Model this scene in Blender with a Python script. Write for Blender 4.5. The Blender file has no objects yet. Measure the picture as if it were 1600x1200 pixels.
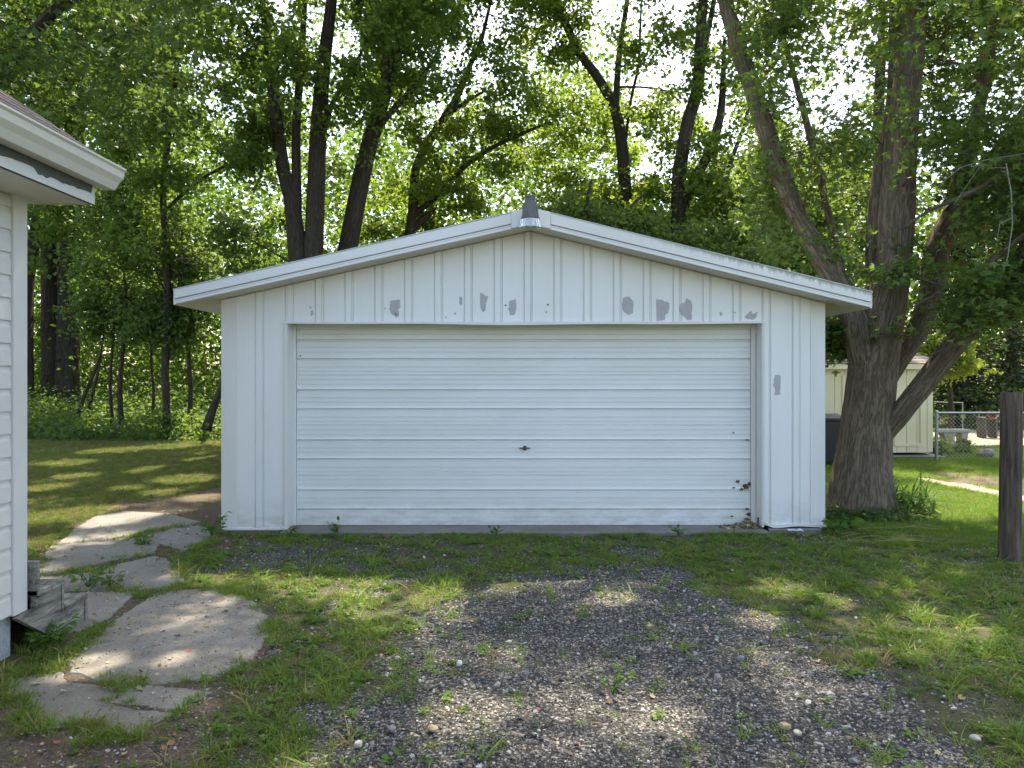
import bpy, math, random
import numpy as np
from mathutils import Vector, Matrix, noise as mnoise

R = math.radians
S = bpy.context.scene
COL = S.collection
rng = np.random.default_rng(7)
random.seed(7)

# ------------------------------------------------------------------ camera, sky, sun, exposure
F = 1150.0            # focal length in pixels of a 1600 px wide frame
CAM_Z = 1.6
cam = bpy.data.objects.new('camera', bpy.data.cameras.new('camera'))
COL.objects.link(cam)
cam.location = (0, 0, CAM_Z)
cam.rotation_euler = (R(90), 0, 0)
cam.data.sensor_width = 36.0
cam.data.lens = 36.0 * F / 1600.0
cam.data.shift_y = -12.0 / 1600.0
cam.data.clip_start = 0.05
cam.data.clip_end = 800
S.camera = cam

SUN_EL, SUN_AZ = R(62), R(16)
W = bpy.data.worlds.new('World'); S.world = W; W.use_nodes = True
wn = W.node_tree.nodes; wl = W.node_tree.links
sky = wn.new('ShaderNodeTexSky'); sky.sky_type = 'NISHITA'; sky.sun_disc = False
sky.sun_elevation = SUN_EL; sky.sun_rotation = SUN_AZ
sky.air_density = 1.0; sky.dust_density = 2.5; sky.ozone_density = 1.0
wl.new(sky.outputs[0], wn['Background'].inputs[0])
wn['Background'].inputs[1].default_value = 0.15
sun_dir = Vector((math.sin(SUN_AZ)*math.cos(SUN_EL), math.cos(SUN_AZ)*math.cos(SUN_EL), math.sin(SUN_EL)))
sl = bpy.data.lights.new('sun', 'SUN'); sl.energy = 4.2; sl.angle = R(0.53); sl.color = (1.0, 0.93, 0.82)
so = bpy.data.objects.new('sun', sl); COL.objects.link(so)
so.rotation_euler = sun_dir.to_track_quat('Z', 'Y').to_euler(); so.location = (10, 30, 30)
vs = S.view_settings
vs.view_transform = 'Standard'; vs.look = 'None'; vs.gamma = 1.0; vs.use_curve_mapping = False
vs.exposure = 2.0
vs.use_white_balance = True; vs.white_balance_temperature = 7250; vs.white_balance_tint = 9
S.render.engine = 'CYCLES'
cy = S.cycles
cy.max_bounces = 7; cy.diffuse_bounces = 4; cy.glossy_bounces = 2; cy.transmission_bounces = 4
cy.transparent_max_bounces = 4; cy.caustics_reflective = False; cy.caustics_refractive = False
cy.sample_clamp_indirect = 8.0
cy.use_denoising = True
try: cy.denoiser = 'OPENIMAGEDENOISE'
except Exception: pass

def P(px, py, Y):
    return Vector(((px-800)/F*Y, Y, CAM_Z-(py-588)/F*Y))
def G(px, py):
    Y = CAM_Z*F/(py-588.0)
    return ((px-800)/F*Y, Y)

# ------------------------------------------------------------------ materials
def srgb(r, g, b):
    f = lambda c: (c/12.92 if c <= .04045 else ((c+.055)/1.055)**2.4)
    return (f(r/255), f(g/255), f(b/255))

class NT:
    def __init__(self, name):
        self.m = bpy.data.materials.new(name); self.m.use_nodes = True
        self.t = self.m.node_tree; self.n = self.t.nodes; self.l = self.t.links
        self.b = self.n['Principled BSDF']; self.out = self.n['Material Output']
    def new(self, typ, **kw):
        nd = self.n.new(typ)
        for k, v in kw.items():
            setattr(nd, k, v)
        return nd
    def put(self, sock, v):
        if isinstance(v, bpy.types.NodeSocket): self.l.new(v, sock)
        elif isinstance(v, (tuple, list)) and len(v) == 3 and sock.type == 'RGBA': sock.default_value = (*v, 1)
        else: sock.default_value = v
    def coord(self, kind='Object', scale=(1, 1, 1), attr=None):
        if attr: s = self.new('ShaderNodeAttribute', attribute_name=attr).outputs['Vector']
        else: s = self.new('ShaderNodeTexCoord').outputs[kind]
        mp = self.new('ShaderNodeMapping'); mp.inputs['Scale'].default_value = scale
        self.l.new(s, mp.inputs[0]); return mp.outputs[0]
    def noise(self, vec, scale, detail=4, rough=.6, dist=0.0):
        nd = self.new('ShaderNodeTexNoise')
        self.l.new(vec, nd.inputs['Vector'])
        nd.inputs['Scale'].default_value = scale; nd.inputs['Detail'].default_value = detail
        nd.inputs['Roughness'].default_value = rough; nd.inputs['Distortion'].default_value = dist
        return nd.outputs['Fac']
    def voro(self, vec, scale, out='Color', feature='F1'):
        nd = self.new('ShaderNodeTexVoronoi', feature=feature)
        self.l.new(vec, nd.inputs['Vector']); nd.inputs['Scale'].default_value = scale
        return nd.outputs[out]
    def ramp(self, fac, stops, interp='LINEAR'):
        nd = self.new('ShaderNodeValToRGB'); nd.color_ramp.interpolation = interp
        e = nd.color_ramp.elements
        while len(e) < len(stops): e.new(0.5)
        for i, (p, c) in enumerate(stops):
            e[i].position = p
            e[i].color = (c, c, c, 1) if isinstance(c, (int, float)) else (*c, 1)
        self.l.new(fac, nd.inputs[0]); return nd.outputs[0]
    def mix(self, fac, a, b, mode='MIX'):
        nd = self.new('ShaderNodeMix', data_type='RGBA', blend_type=mode)
        self.put(nd.inputs[0], fac); self.put(nd.inputs[6], a); self.put(nd.inputs[7], b)
        return nd.outputs[2]
    def math(self, op, a, b=0.0, c=0.0, clamp=False):
        nd = self.new('ShaderNodeMath', operation=op); nd.use_clamp = clamp
        self.put(nd.inputs[0], a); self.put(nd.inputs[1], b); self.put(nd.inputs[2], c)
        return nd.outputs[0]
    def attr(self, name, typ='GEOMETRY'):
        return self.new('ShaderNodeAttribute', attribute_name=name, attribute_type=typ).outputs['Fac']
    def bump(self, h, strength=.4, dist=.01, normal=None):
        nd = self.new('ShaderNodeBump'); nd.inputs['Strength'].default_value = strength
        nd.inputs['Distance'].default_value = dist; self.l.new(h, nd.inputs['Height'])
        if normal: self.l.new(normal, nd.inputs['Normal'])
        return nd.outputs[0]
    def fin(self, col, rough=.6, normal=None, spec=None, metal=None):
        self.put(self.b.inputs['Base Color'], col); self.put(self.b.inputs['Roughness'], rough)
        if normal: self.l.new(normal, self.b.inputs['Normal'])
        if spec is not None: self.b.inputs['Specular IOR Level'].default_value = spec
        if metal is not None: self.b.inputs['Metallic'].default_value = metal
        return self.m

def simple(name, col, rough=.6, var=.12, nscale=6, bump=.15, bdist=.004, metal=0, stretch=(1, 1, 1)):
    m = NT(name); v = m.coord('Object', stretch)
    n1 = m.noise(v, nscale, 5); n2 = m.noise(v, nscale*9, 3)
    f = m.math('ADD', m.math('MULTIPLY', n1, .7), m.math('MULTIPLY', n2, .3))
    lo = tuple(c*(1-var) for c in col); hi = tuple(min(1, c*(1+var)) for c in col)
    c = m.ramp(f, [(.35, lo), (.65, hi)])
    return m.fin(c, rough, m.bump(n2, bump, bdist), .35, metal)

def white_paint(name, col, dirt=.25, stretch=(1, 1, .25), algae=False, rough=.45, splash=False):
    m = NT(name); v = m.coord('Object', stretch)
    n1 = m.noise(v, 2.2, 6, .62); n2 = m.noise(v, 22, 4); n3 = m.noise(m.coord('Object'), 70, 2)
    f = m.ramp(n1, [(.42, 0.0), (.75, 1.0)])
    grime = tuple(c*k for c, k in zip(col, (.72, .70, .64)))
    c = m.mix(m.math('MULTIPLY', f, dirt), col, grime)
    c = m.mix(m.math('MULTIPLY', m.ramp(n2, [(.6, 0.), (.72, 1.)]), dirt*.5), c, tuple(k*.75 for k in col))
    c = m.mix(m.ramp(n3, [(.76, 0.), (.80, .5)]), c, (.18, .16, .13))
    if splash:
        sz = m.new('ShaderNodeSeparateXYZ'); m.l.new(m.coord('Object'), sz.inputs[0])
        lo = m.ramp(sz.outputs[2], [(.0, 1.), (.35, 0.)])
        nn = m.noise(m.coord('Object', (1, 1, 2.5)), 5, 6, .7)
        c = m.mix(m.math('MULTIPLY', m.math('MULTIPLY', lo, m.ramp(nn, [(.35, 0.), (.7, 1.)])), .55), c, (.30, .26, .20))
    if algae:
        # streaks of lichen that start along the top edge of the right-hand rake
        sep = m.new('ShaderNodeSeparateXYZ'); m.l.new(m.coord('Object'), sep.inputs[0])
        x, z = sep.outputs[0], sep.outputs[2]
        top = m.math('SUBTRACT', 3.295+.2459*.19, m.math('MULTIPLY', x, .2459))
        d = m.math('SUBTRACT', top, z)
        ns = m.noise(m.coord('Object', (1, 1, .25)), 24, 5, .7)
        ext = m.math('MULTIPLY', m.math('SUBTRACT', ns, .30, clamp=True), .24)
        k = m.math('MULTIPLY', m.math('SUBTRACT', 1.0, m.math('DIVIDE', d, ext), clamp=True), .85)
        k = m.math('MULTIPLY', k, m.ramp(m.math('DIVIDE', x, 3.6), [(.30, 0.), (.62, 1.)]))
        c = m.mix(k, c, (.16, .155, .09))
    return m.fin(c, rough, m.bump(n1, .08, .01), .4)

WHITE = (.78, .78, .76)
M = {}
M['siding'] = white_paint('white_siding_paint', WHITE, .22, splash=True)
M['door'] = white_paint('white_door_paint', (.77, .772, .755), .30, (.35, 1, 1), splash=True)
M['trim'] = white_paint('white_trim', (.72, .715, .69), .35)
M['fascia'] = white_paint('white_fascia', (.73, .73, .72), .25, (.3, 1, 1))
M['fascia_algae'] = white_paint('lichened_fascia', (.73, .725, .70), .35, (.3, 1, 1), algae=True)
M['soffit'] = white_paint('soffit', (.66, .61, .54), .4, (1, 1, 1))
M['house_siding'] = white_paint('house_vinyl', (.60, .595, .59), .3, (1, .3, 1))
M['gutter'] = white_paint('gutter_enamel', (.68, .66, .62), .6, (1, .3, 1))
M['bare_wood'] = simple('bare_grey_fascia', (.075, .082, .075), .8, .25, 5, .3, .004, 0, (1, .2, 1))
M['primer'] = simple('grey_primer', (.43, .41, .425), .7, .06, 20, .1)
M['roof_metal'] = simple('pale_roof_metal', (.55, .55, .54), .5)
M['shingle'] = simple('asphalt_shingle', (.175, .145, .135), .9, .35, 25, .5, .004)
M['shed_paint'] = white_paint('cream_paint', (.86, .75, .51), .25)
M['concrete'] = None
M['galv'] = simple('galvanised_steel', (.28, .29, .30), .4, .15, 20, .1, .002, .8)
M['zinc'] = simple('grey_housing', (.125, .12, .122), .5, .15, 14, .1, .002, .1)
M['dark'] = simple('dark_interior', (.02, .018, .016), .9)
M['plastic_dark'] = simple('dark_bin_plastic', (.022, .026, .035), .45, .15, 6, .1)
M['plastic_black'] = simple('black_bin_plastic', (.010, .011, .014), .45, .15, 6, .1)
M['rubber'] = simple('rubber', (.015, .015, .015), .8)
M['handle'] = simple('worn_handle_metal', (.09, .09, .085), .4, .2, 30, .2, .002, .7)
M['rust'] = simple('rust', (.13, .070, .036), .9, .5, 25, .4, .003)
M['rust_pale'] = simple('rust_stain', (.55, .46, .34), .7, .3, 12, .2, .003, 0, (1, 1, .3))
M['stone'] = simple('field_stone', (.17, .15, .135), .85, .35, 9, .6, .01)
M['pale_stone'] = simple('pale_limestone', (.46, .42, .35), .85, .25, 30, .6, .004)
M['tan_stone'] = simple('tan_stone', (.40, .30, .19), .85, .25, 30, .6, .004)
M['paper'] = simple('plastic_wrapper', (.62, .64, .72), .4, .1, 30, .2, .002)
M['red'] = simple('rusty_enamel', (.17, .075, .05), .6, .3, 8, .2)

def concrete_mat(name, base):
    m = NT(name); v = m.coord('Object')
    n1 = m.noise(v, 1.6, 6, .65); n2 = m.noise(v, 60, 4, .7); n3 = m.noise(v, 9, 5, .7)
    c = m.ramp(n1, [(.3, tuple(k*.72 for k in base)), (.7, tuple(k*1.12 for k in base))])
    c = m.mix(m.ramp(n2, [(.35, .55), (.6, 0.)]), c, tuple(k*.5 for k in base))
    c = m.mix(m.ramp(n2, [(.64, 0.), (.72, .5)]), c, tuple(min(.6, k*1.7) for k in base))
    c = m.mix(m.ramp(n3, [(.54, 0.), (.70, .65)]), c, (.16, .125, .085))
    c = m.mix(m.ramp(m.voro(v, 1.1, 'Distance', 'DISTANCE_TO_EDGE'), [(0., .0), (.004, .0), (.012, 0.)]), c, (.05, .045, .04))
    h = m.math('ADD', n2, m.math('MULTIPLY', n3, .8))
    return m.fin(c, .9, m.bump(h, .55, .012), .25)
M['concrete'] = concrete_mat('weathered_concrete', (.255, .238, .208))
M['foundation'] = concrete_mat('painted_foundation', (.40, .41, .43))

def wood_mat(name, base, attr=None, stretch=(14, 14, 1.2)):
    m = NT(name); v = m.coord('Object', stretch, attr)
    n1 = m.noise(v, 1.5, 6, .7, .4); n2 = m.noise(v, 6, 4, .7)
    c = m.ramp(n1, [(.30, tuple(k*.22 for k in base)), (.5, base), (.72, tuple(k*2.0 for k in base))])
    return m.fin(c, .85, m.bump(m.math('ADD', n1, m.math('MULTIPLY', n2, .5)), .7, .012), .25)
M['post_wood'] = wood_mat('weathered_post_wood', (.095, .072, .054), 'bark', (22, 22, 1.6))
M['step_wood'] = wood_mat('grey_step_wood', (.20, .19, .165), None, (16, 3, 16))

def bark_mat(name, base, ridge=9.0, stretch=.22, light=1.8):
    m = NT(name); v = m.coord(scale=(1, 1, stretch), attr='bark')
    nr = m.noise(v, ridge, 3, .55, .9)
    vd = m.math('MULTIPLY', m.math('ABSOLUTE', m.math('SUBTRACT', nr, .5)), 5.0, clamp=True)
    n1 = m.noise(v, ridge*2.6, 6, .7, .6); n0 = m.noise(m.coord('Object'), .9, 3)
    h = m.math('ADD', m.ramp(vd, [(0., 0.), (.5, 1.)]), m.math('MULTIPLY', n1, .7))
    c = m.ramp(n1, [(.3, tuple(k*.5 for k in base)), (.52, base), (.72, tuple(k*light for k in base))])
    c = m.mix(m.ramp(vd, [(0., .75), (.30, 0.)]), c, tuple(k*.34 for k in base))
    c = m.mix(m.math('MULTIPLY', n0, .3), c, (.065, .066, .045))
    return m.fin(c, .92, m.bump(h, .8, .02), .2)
M['bark'] = bark_mat('maple_bark', (.215, .165, .120), 26, .10, 1.35)
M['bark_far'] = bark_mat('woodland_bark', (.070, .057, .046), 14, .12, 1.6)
M['twig'] = simple('twig', (.06, .048, .036), .9)
M['dead_twig'] = simple('dead_twig', (.26, .24, .21), .9)

def leaf_mat(name, lo, hi, trans=(.16, .26, .03), tfac=.45, attr=True, gloss=.16, odd=None, odd_at=.985):
    m = NT(name)
    r = m.attr('vary') if attr else m.new('ShaderNodeObjectInfo').outputs['Random']
    c = m.ramp(r, [(0., lo), (1., hi)])
    t = m.mix(r, tuple(k*.75 for k in trans), trans)
    if odd:
        k = m.ramp(r, [(odd_at-.004, 0.), (odd_at, 1.)])
        c = m.mix(k, c, odd); t = m.mix(k, t, odd)
    m.fin(c, .5, None, gloss)
    tr = m.new('ShaderNodeBsdfTranslucent'); m.put(tr.inputs[0], t)
    mx = m.new('ShaderNodeMixShader'); mx.inputs[0].default_value = tfac
    m.l.new(m.b.outputs[0], mx.inputs[1]); m.l.new(tr.outputs[0], mx.inputs[2])
    m.l.new(mx.outputs[0], m.out.inputs[0]); return m.m
M['leaf_maple'] = leaf_mat('maple_leaf', (.075, .135, .042), (.135, .205, .062), (.24, .36, .05), .42, odd=(.20, .09, .03), odd_at=.993)
M['leaf_near'] = leaf_mat('near_maple_leaf', (.045, .092, .028), (.085, .140, .042), (.17, .27, .04), .36)
M['leaf_wood'] = leaf_mat('woodland_leaf', (.066, .128, .034), (.130, .200, .050), (.22, .34, .045), .45)
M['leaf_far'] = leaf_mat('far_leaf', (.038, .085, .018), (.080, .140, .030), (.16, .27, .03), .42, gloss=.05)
M['leaf_bright'] = leaf_mat('bright_woodland_leaf', (.070, .130, .026), (.135, .205, .042), (.27, .38, .04), .48)
M['leaf_dark'] = leaf_mat('dark_understory_leaf', (.058, .115, .036), (.110, .170, .052), (.22, .33, .045), .42)
M['leaf_conifer'] = leaf_mat('conifer_needle', (.030, .050, .022), (.060, .080, .035), (.06, .09, .02), .25)
M['leaf_lime'] = leaf_mat('lime_leaf', (.12, .20, .03), (.20, .28, .05), (.35, .42, .05), .45)
M['leaf_blade'] = leaf_mat('daylily_blade', (.045, .115, .025), (.085, .17, .045), (.16, .28, .04), .4, gloss=.08)
M['grass'] = leaf_mat('grass_blade', (.120, .195, .032), (.225, .300, .058), (.22, .34, .04), .4, attr=False, gloss=.2, odd=(.34, .26, .12), odd_at=.92)
M['lawn'] = leaf_mat('lawn_blade', (.090, .150, .034), (.185, .225, .062), (.25, .30, .045), .4, attr=False, gloss=.2, odd=(.33, .26, .12), odd_at=.80)
M['lawn_lush'] = leaf_mat('lush_lawn_blade', (.085, .175, .026), (.155, .255, .045), (.24, .38, .04), .42, attr=False, gloss=.2, odd=(.28, .24, .09), odd_at=.93)
M['weed'] = leaf_mat('weed_leaf', (.07, .155, .028), (.14, .23, .05), (.16, .28, .03), .38, attr=False)
M['weed_v'] = leaf_mat('weed_leaf_single', (.065, .150, .028), (.13, .22, .05), (.16, .28, .03), .38)

def litter_mat():
    m = NT('fallen_leaf'); r = m.new('ShaderNodeObjectInfo').outputs['Random']
    c = m.ramp(r, [(0., (.22, .13, .06)), (.3, (.33, .24, .12)), (.55, (.42, .34, .17)), (.72, (.16, .20, .06)),
                   (.86, (.36, .38, .28)), (.95, (.34, .10, .06))], 'CONSTANT')
    return m.fin(c, .8)
M['litter'] = litter_mat()
def stones_mat():
    m = NT('gravel_stone'); r = m.new('ShaderNodeObjectInfo').outputs['Random']
    c = m.ramp(r, [(0., (.055, .053, .050)), (.24, (.092, .089, .083)), (.46, (.160, .153, .142)), (.66, (.25, .24, .22)),
                   (.81, (.36, .345, .315)), (.91, (.50, .48, .44)), (.968, (.31, .22, .15))], 'CONSTANT')
    n = m.noise(m.coord('Object'), 3, 4)
    c = m.mix(.5, c, m.mix(1.0, c, m.ramp(n, [(.3, .55), (.7, 1.35)]), 'MULTIPLY'))
    return m.fin(c, .8, m.bump(n, .3, .1), .3)
M['stones'] = stones_mat()

def ground_mat():
    m = NT('ground_soil'); v = m.coord('Object')
    g, d, s, w = m.attr('gravel'), m.attr('dirt'), m.attr('sand'), m.attr('lawn')
    n1 = m.noise(v, .9, 5); n2 = m.noise(v, 7, 5, .7); n3 = m.noise(v, 40, 4, .7); n4 = m.noise(v, 160, 3, .7)
    vc = m.voro(v, 75); vd = m.voro(v, 75, 'Distance')
    gr = m.new('ShaderNodeSeparateColor'); m.l.new(vc, gr.inputs[0])
    grav = m.ramp(gr.outputs[0], [(0., (.050, .048, .044)), (.38, (.095, .091, .084)), (.68, (.165, .157, .144)), (.86, (.28, .265, .24)), (.96, (.42, .395, .355))])
    grav = m.mix(1.0, grav, m.ramp(vd, [(.25, 1.0), (.75, .35)]), 'MULTIPLY')
    grav = m.mix(m.ramp(n2, [(.52, 0.), (.75, .5)]), grav, (.075, .060, .045))
    soil = m.ramp(n2, [(.25, (.050, .052, .024)), (.5, (.085, .080, .040)), (.75, (.135, .112, .062))])
    soil = m.mix(m.ramp(n3, [(.55, 0.), (.75, .6)]), soil, (.17, .14, .075))
    lawnc = m.ramp(n1, [(.3, (.062, .095, .024)), (.5, (.098, .125, .036)), (.75, (.150, .145, .058))])
    lawnc = m.mix(m.ramp(n3, [(.4, .5), (.62, 0.)]), lawnc, (.028, .038, .012))
    dirt = m.ramp(n3, [(.25, (.070, .052, .036)), (.5, (.135, .105, .075)), (.78, (.23, .185, .135))])
    sand = m.ramp(n3, [(.3, (.30, .235, .17)), (.7, (.44, .36, .27))])
    c = m.mix(w, soil, lawnc)
    brk = m.math('MULTIPLY', m.math('SUBTRACT', n2, .5), 1.0)
    c = m.mix(m.ramp(m.math('ADD', d, brk), [(.35, 0.), (.65, 1.)]), c, dirt)
    c = m.mix(m.ramp(m.math('ADD', g, brk), [(.38, 0.), (.62, 1.)]), c, grav)
    c = m.mix(m.ramp(m.math('ADD', s, brk), [(.35, 0.), (.65, 1.)]), c, sand)
    h = m.math('ADD', m.math('MULTIPLY', vd, -.8), m.math('ADD', n3, m.math('MULTIPLY', n4, .6)))
    return m.fin(c, .95, m.bump(h, .8, .02), .2)
M['ground'] = ground_mat()

# ------------------------------------------------------------------ mesh helpers
def np_mesh(name, V, faces, k, attrs=None, vec=None):
    """mesh from an (n,3) array and an (m,k) face array; float attributes and one vector attribute per vertex"""
    me = bpy.data.meshes.new(name)
    V = np.asarray(V, np.float32); faces = np.asarray(faces, np.int32)
    me.vertices.add(len(V)); me.vertices.foreach_set('co', V.ravel())
    me.loops.add(faces.size); me.loops.foreach_set('vertex_index', faces.ravel())
    me.polygons.add(len(faces))
    me.polygons.foreach_set('loop_start', np.arange(0, faces.size, k, dtype=np.int32))
    try: me.polygons.foreach_set('loop_total', np.full(len(faces), k, np.int32))
    except Exception: pass
    for an, av in (attrs or {}).items():
        a = me.attributes.new(an, 'FLOAT', 'POINT'); a.data.foreach_set('value', np.asarray(av, np.float32))
    if vec is not None:
        a = me.attributes.new(vec[0], 'FLOAT_VECTOR', 'POINT'); a.data.foreach_set('vector', np.asarray(vec[1], np.float32).ravel())
    me.update(calc_edges=True); me.validate()
    return me

def link(name, me, mat, parent=None, smooth=False, origin=None):
    if mat is not None: me.materials.append(mat)
    if origin is not None:
        me.transform(Matrix.Translation(-Vector(origin)))
    o = bpy.data.objects.new(name, me); COL.objects.link(o)
    if origin is not None: o.location = origin
    if parent: o.parent = parent
    if smooth:
        me.polygons.foreach_set('use_smooth', [True]*len(me.polygons))
    return o

class MB:
    def __init__(s): s.v = []; s.f = []; s.bk = []
    def add(s, vs, fs):
        b = len(s.v); s.v += [tuple(v) for v in vs]; s.f += [tuple(i+b for i in f) for f in fs]; return s
    def box(s, x0, x1, y0, y1, z0, z1):
        return s.add([(x, y, z) for x in (x0, x1) for y in (y0, y1) for z in (z0, z1)],
                     [(0, 1, 3, 2), (4, 6, 7, 5), (0, 4, 5, 1), (2, 3, 7, 6), (0, 2, 6, 4), (1, 5, 7, 3)])
    def prism(s, poly, axis, a, b):
        """poly: 2-D outline, extruded along axis from a to b"""
        def mk(p, t):
            return {'x': (t, p[0], p[1]), 'y': (p[0], t, p[1]), 'z': (p[0], p[1], t)}[axis]
        n = len(poly)
        vs = [mk(p, a) for p in poly]+[mk(p, b) for p in poly]
        return s.add(vs, [tuple(range(n))[::-1], tuple(range(n, 2*n))]+[(i, (i+1) % n, n+(i+1) % n, n+i) for i in range(n)])
    def strip(s, prof, axis, a, b, back):
        """closed extrusion of an open 2-D profile with a flat back; used for siding and door skins"""
        return s.prism(list(prof)+[(prof[-1][0], back) if axis == 'z' else (back, prof[-1][1]), (prof[0][0], back) if axis == 'z' else (back, prof[0][1])], axis, a, b)
    def lathe(s, prof, c, n=20):
        b = len(s.v); m = len(prof)
        for r, z in prof:
            for i in range(n):
                a = 2*math.pi*i/n; s.v.append((c[0]+r*math.cos(a), c[1]+r*math.sin(a), c[2]+z))
        for j in range(m-1):
            for i in range(n):
                k = (i+1) % n; s.f.append((b+j*n+i, b+j*n+k, b+(j+1)*n+k, b+(j+1)*n+i))
        s.f.append(tuple(b+i for i in range(n))[::-1]); s.f.append(tuple(b+(m-1)*n+i for i in range(n)))
        return s
    def tube(s, pts, rad, n=8, disp=None, cap=True):
        V, Q, B = tube_arrays(pts, rad, n, disp)
        b = len(s.v); s.v += [tuple(x) for x in V]; s.f += [tuple(int(i)+b for i in q) for q in Q]
        while len(s.bk) < b: s.bk.append((0, 0, 0))
        s.bk += [tuple(x) for x in B]
        if cap:
            s.f.append(tuple(b+i for i in range(n))[::-1]); m = len(V)//n
            s.f.append(tuple(b+(m-1)*n+i for i in range(n)))
        return s
    def build(s, name, mat, parent=None, smooth=False, origin=None, bevel=0, kind=None, sharp=35):
        me = bpy.data.meshes.new(name); me.from_pydata(s.v, [], s.f)
        if s.bk:
            while len(s.bk) < len(s.v): s.bk.append((0, 0, 0))
            a = me.attributes.new('bark', 'FLOAT_VECTOR', 'POINT'); a.data.foreach_set('vector', np.asarray(s.bk, np.float32).ravel())
        me.update()
        o = link(name, me, mat, parent, smooth, origin)
        if smooth and sharp: 
            try: me.set_sharp_from_angle(angle=R(sharp))
            except Exception: pass
        if bevel:
            md = o.modifiers.new('edge', 'BEVEL'); md.width = bevel; md.segments = 2; md.limit_method = 'ANGLE'
        if kind: o['kind'] = kind
        return o

def tube_arrays(pts, rad, n, disp=None):
    pts = [Vector(p) for p in pts]; m = len(pts)
    tang = [(pts[min(i+1, m-1)]-pts[max(i-1, 0)]).normalized() for i in range(m)]
    up = Vector((1, 0, 0)) if abs(tang[0].x) < .9 else Vector((0, 1, 0))
    a = (up-tang[0]*up.dot(tang[0])).normalized()
    V = np.zeros((m*n, 3)); B = np.zeros((m*n, 3)); L = 0
    ang = np.arange(n)*2*math.pi/n; ca, sa = np.cos(ang), np.sin(ang)
    rm = max(.02, float(np.median(rad)))
    for i in range(m):
        if i: L += (pts[i]-pts[i-1]).length
        a = (a-tang[i]*a.dot(tang[i])).normalized(); b = tang[i].cross(a)
        rr = np.full(n, rad[i])
        if disp is not None: rr = rr*disp(i, L, ang, rad[i])
        V[i*n:(i+1)*n] = np.array(pts[i])+np.outer(ca*rr, a)+np.outer(sa*rr, b)
        B[i*n:(i+1)*n] = np.stack([ca*rm, sa*rm, np.full(n, L)], 1)
    i = np.arange(m-1)[:, None]*n; j = np.arange(n)[None, :]; k = (j+1) % n
    Q = np.stack([i+j, i+k, i+n+k, i+n+j], -1).reshape(-1, 4)
    return V, Q, B

def resample(pts, rad, step):
    """Catmull-Rom through the points, so limbs bend instead of kinking"""
    pts = [Vector(p) for p in pts]; out, ro = [], []
    for i in range(len(pts)-1):
        p0, p1, p2, p3 = pts[max(i-1, 0)], pts[i], pts[i+1], pts[min(i+2, len(pts)-1)]
        k = max(2, int((p2-p1).length/step))
        for q in range(k):
            t = q/k
            out.append(.5*((2*p1)+(p2-p0)*t+(2*p0-5*p1+4*p2-p3)*t*t+(3*p1-p0-3*p2+p3)*t**3))
            ro.append(rad[i]+(rad[i+1]-rad[i])*t)
    out.append(pts[-1]); ro.append(rad[-1]); return out, ro

def tag(o, label=None, cat=None, group=None, kind=None):
    if label: o['label'] = label
    if cat: o['category'] = cat
    if group: o['group'] = group
    if kind: o['kind'] = kind
    return o
def thing(name, label, cat, loc=(0, 0, 0), group=None):
    o = bpy.data.objects.new(name, None); COL.objects.link(o); o.location = loc; o.empty_display_size = .2
    return tag(o, label, cat, group)
def put(o, parent):
    """parent a world-space mesh to an Empty that has been moved to the thing's base"""
    o.parent = parent; o.matrix_parent_inverse = Matrix.Translation(-Vector(parent.location)); return o

# vectorised value noise
def vnoise(x, y, seed=0):
    xi = np.floor(x).astype(np.int64); yi = np.floor(y).astype(np.int64); fx = x-xi; fy = y-yi
    fx = fx*fx*(3-2*fx); fy = fy*fy*(3-2*fy)
    def h(a, b):
        q = (a*374761393+b*668265263+seed*982451653) & 0xffffffff
        q = ((q ^ (q >> 13))*1274126177) & 0xffffffff
        return ((q ^ (q >> 16)) & 0xffff)/65535.0
    return (h(xi, yi)*(1-fx)+h(xi+1, yi)*fx)*(1-fy)+(h(xi, yi+1)*(1-fx)+h(xi+1, yi+1)*fx)*fy
def fbm(x, y, seed=0, o=4):
    t = 0; a = .5
    for k in range(o):
        t = t+a*vnoise(x, y, seed+k); x = x*2.03; y = y*2.03; a *= .5
    return t/(1-.5**o)
def vnoise3(p, seed=0):
    i = np.floor(p).astype(np.int64); f = p-i; f = f*f*(3-2*f); t = 0
    for dx in (0, 1):
        for dy in (0, 1):
            for dz in (0, 1):
                q = ((i[:, 0]+dx)*374761393+(i[:, 1]+dy)*668265263+(i[:, 2]+dz)*2147483647+seed*982451653) & 0xffffffff
                q = ((q ^ (q >> 13))*1274126177) & 0xffffffff
                w = (f[:, 0] if dx else 1-f[:, 0])*(f[:, 1] if dy else 1-f[:, 1])*(f[:, 2] if dz else 1-f[:, 2])
                t = t+w*((q ^ (q >> 16)) & 0xffff)/65535.0
    return t
def sdist(poly, x, y):
    """signed distance to a polygon, positive inside"""
    p = np.asarray(poly, float); d = np.full(x.shape, 1e9); ins = np.zeros(x.shape, bool)
    for i in range(len(p)):
        a = p[i]; b = p[(i+1) % len(p)]; e = b-a
        t = np.clip(((x-a[0])*e[0]+(y-a[1])*e[1])/(e@e+1e-12), 0, 1)
        d = np.minimum(d, np.hypot(x-a[0]-t*e[0], y-a[1]-t*e[1]))
        c = (a[1] > y) != (b[1] > y)
        ins ^= c & (x < e[0]*(y-a[1])/(e[1] if abs(e[1]) > 1e-12 else 1e-12)+a[0])
    return np.where(ins, d, -d)
def sstep(a, b, x):
    t = np.clip((x-a)/(b-a), 0, 1); return t*t*(3-2*t)

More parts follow.
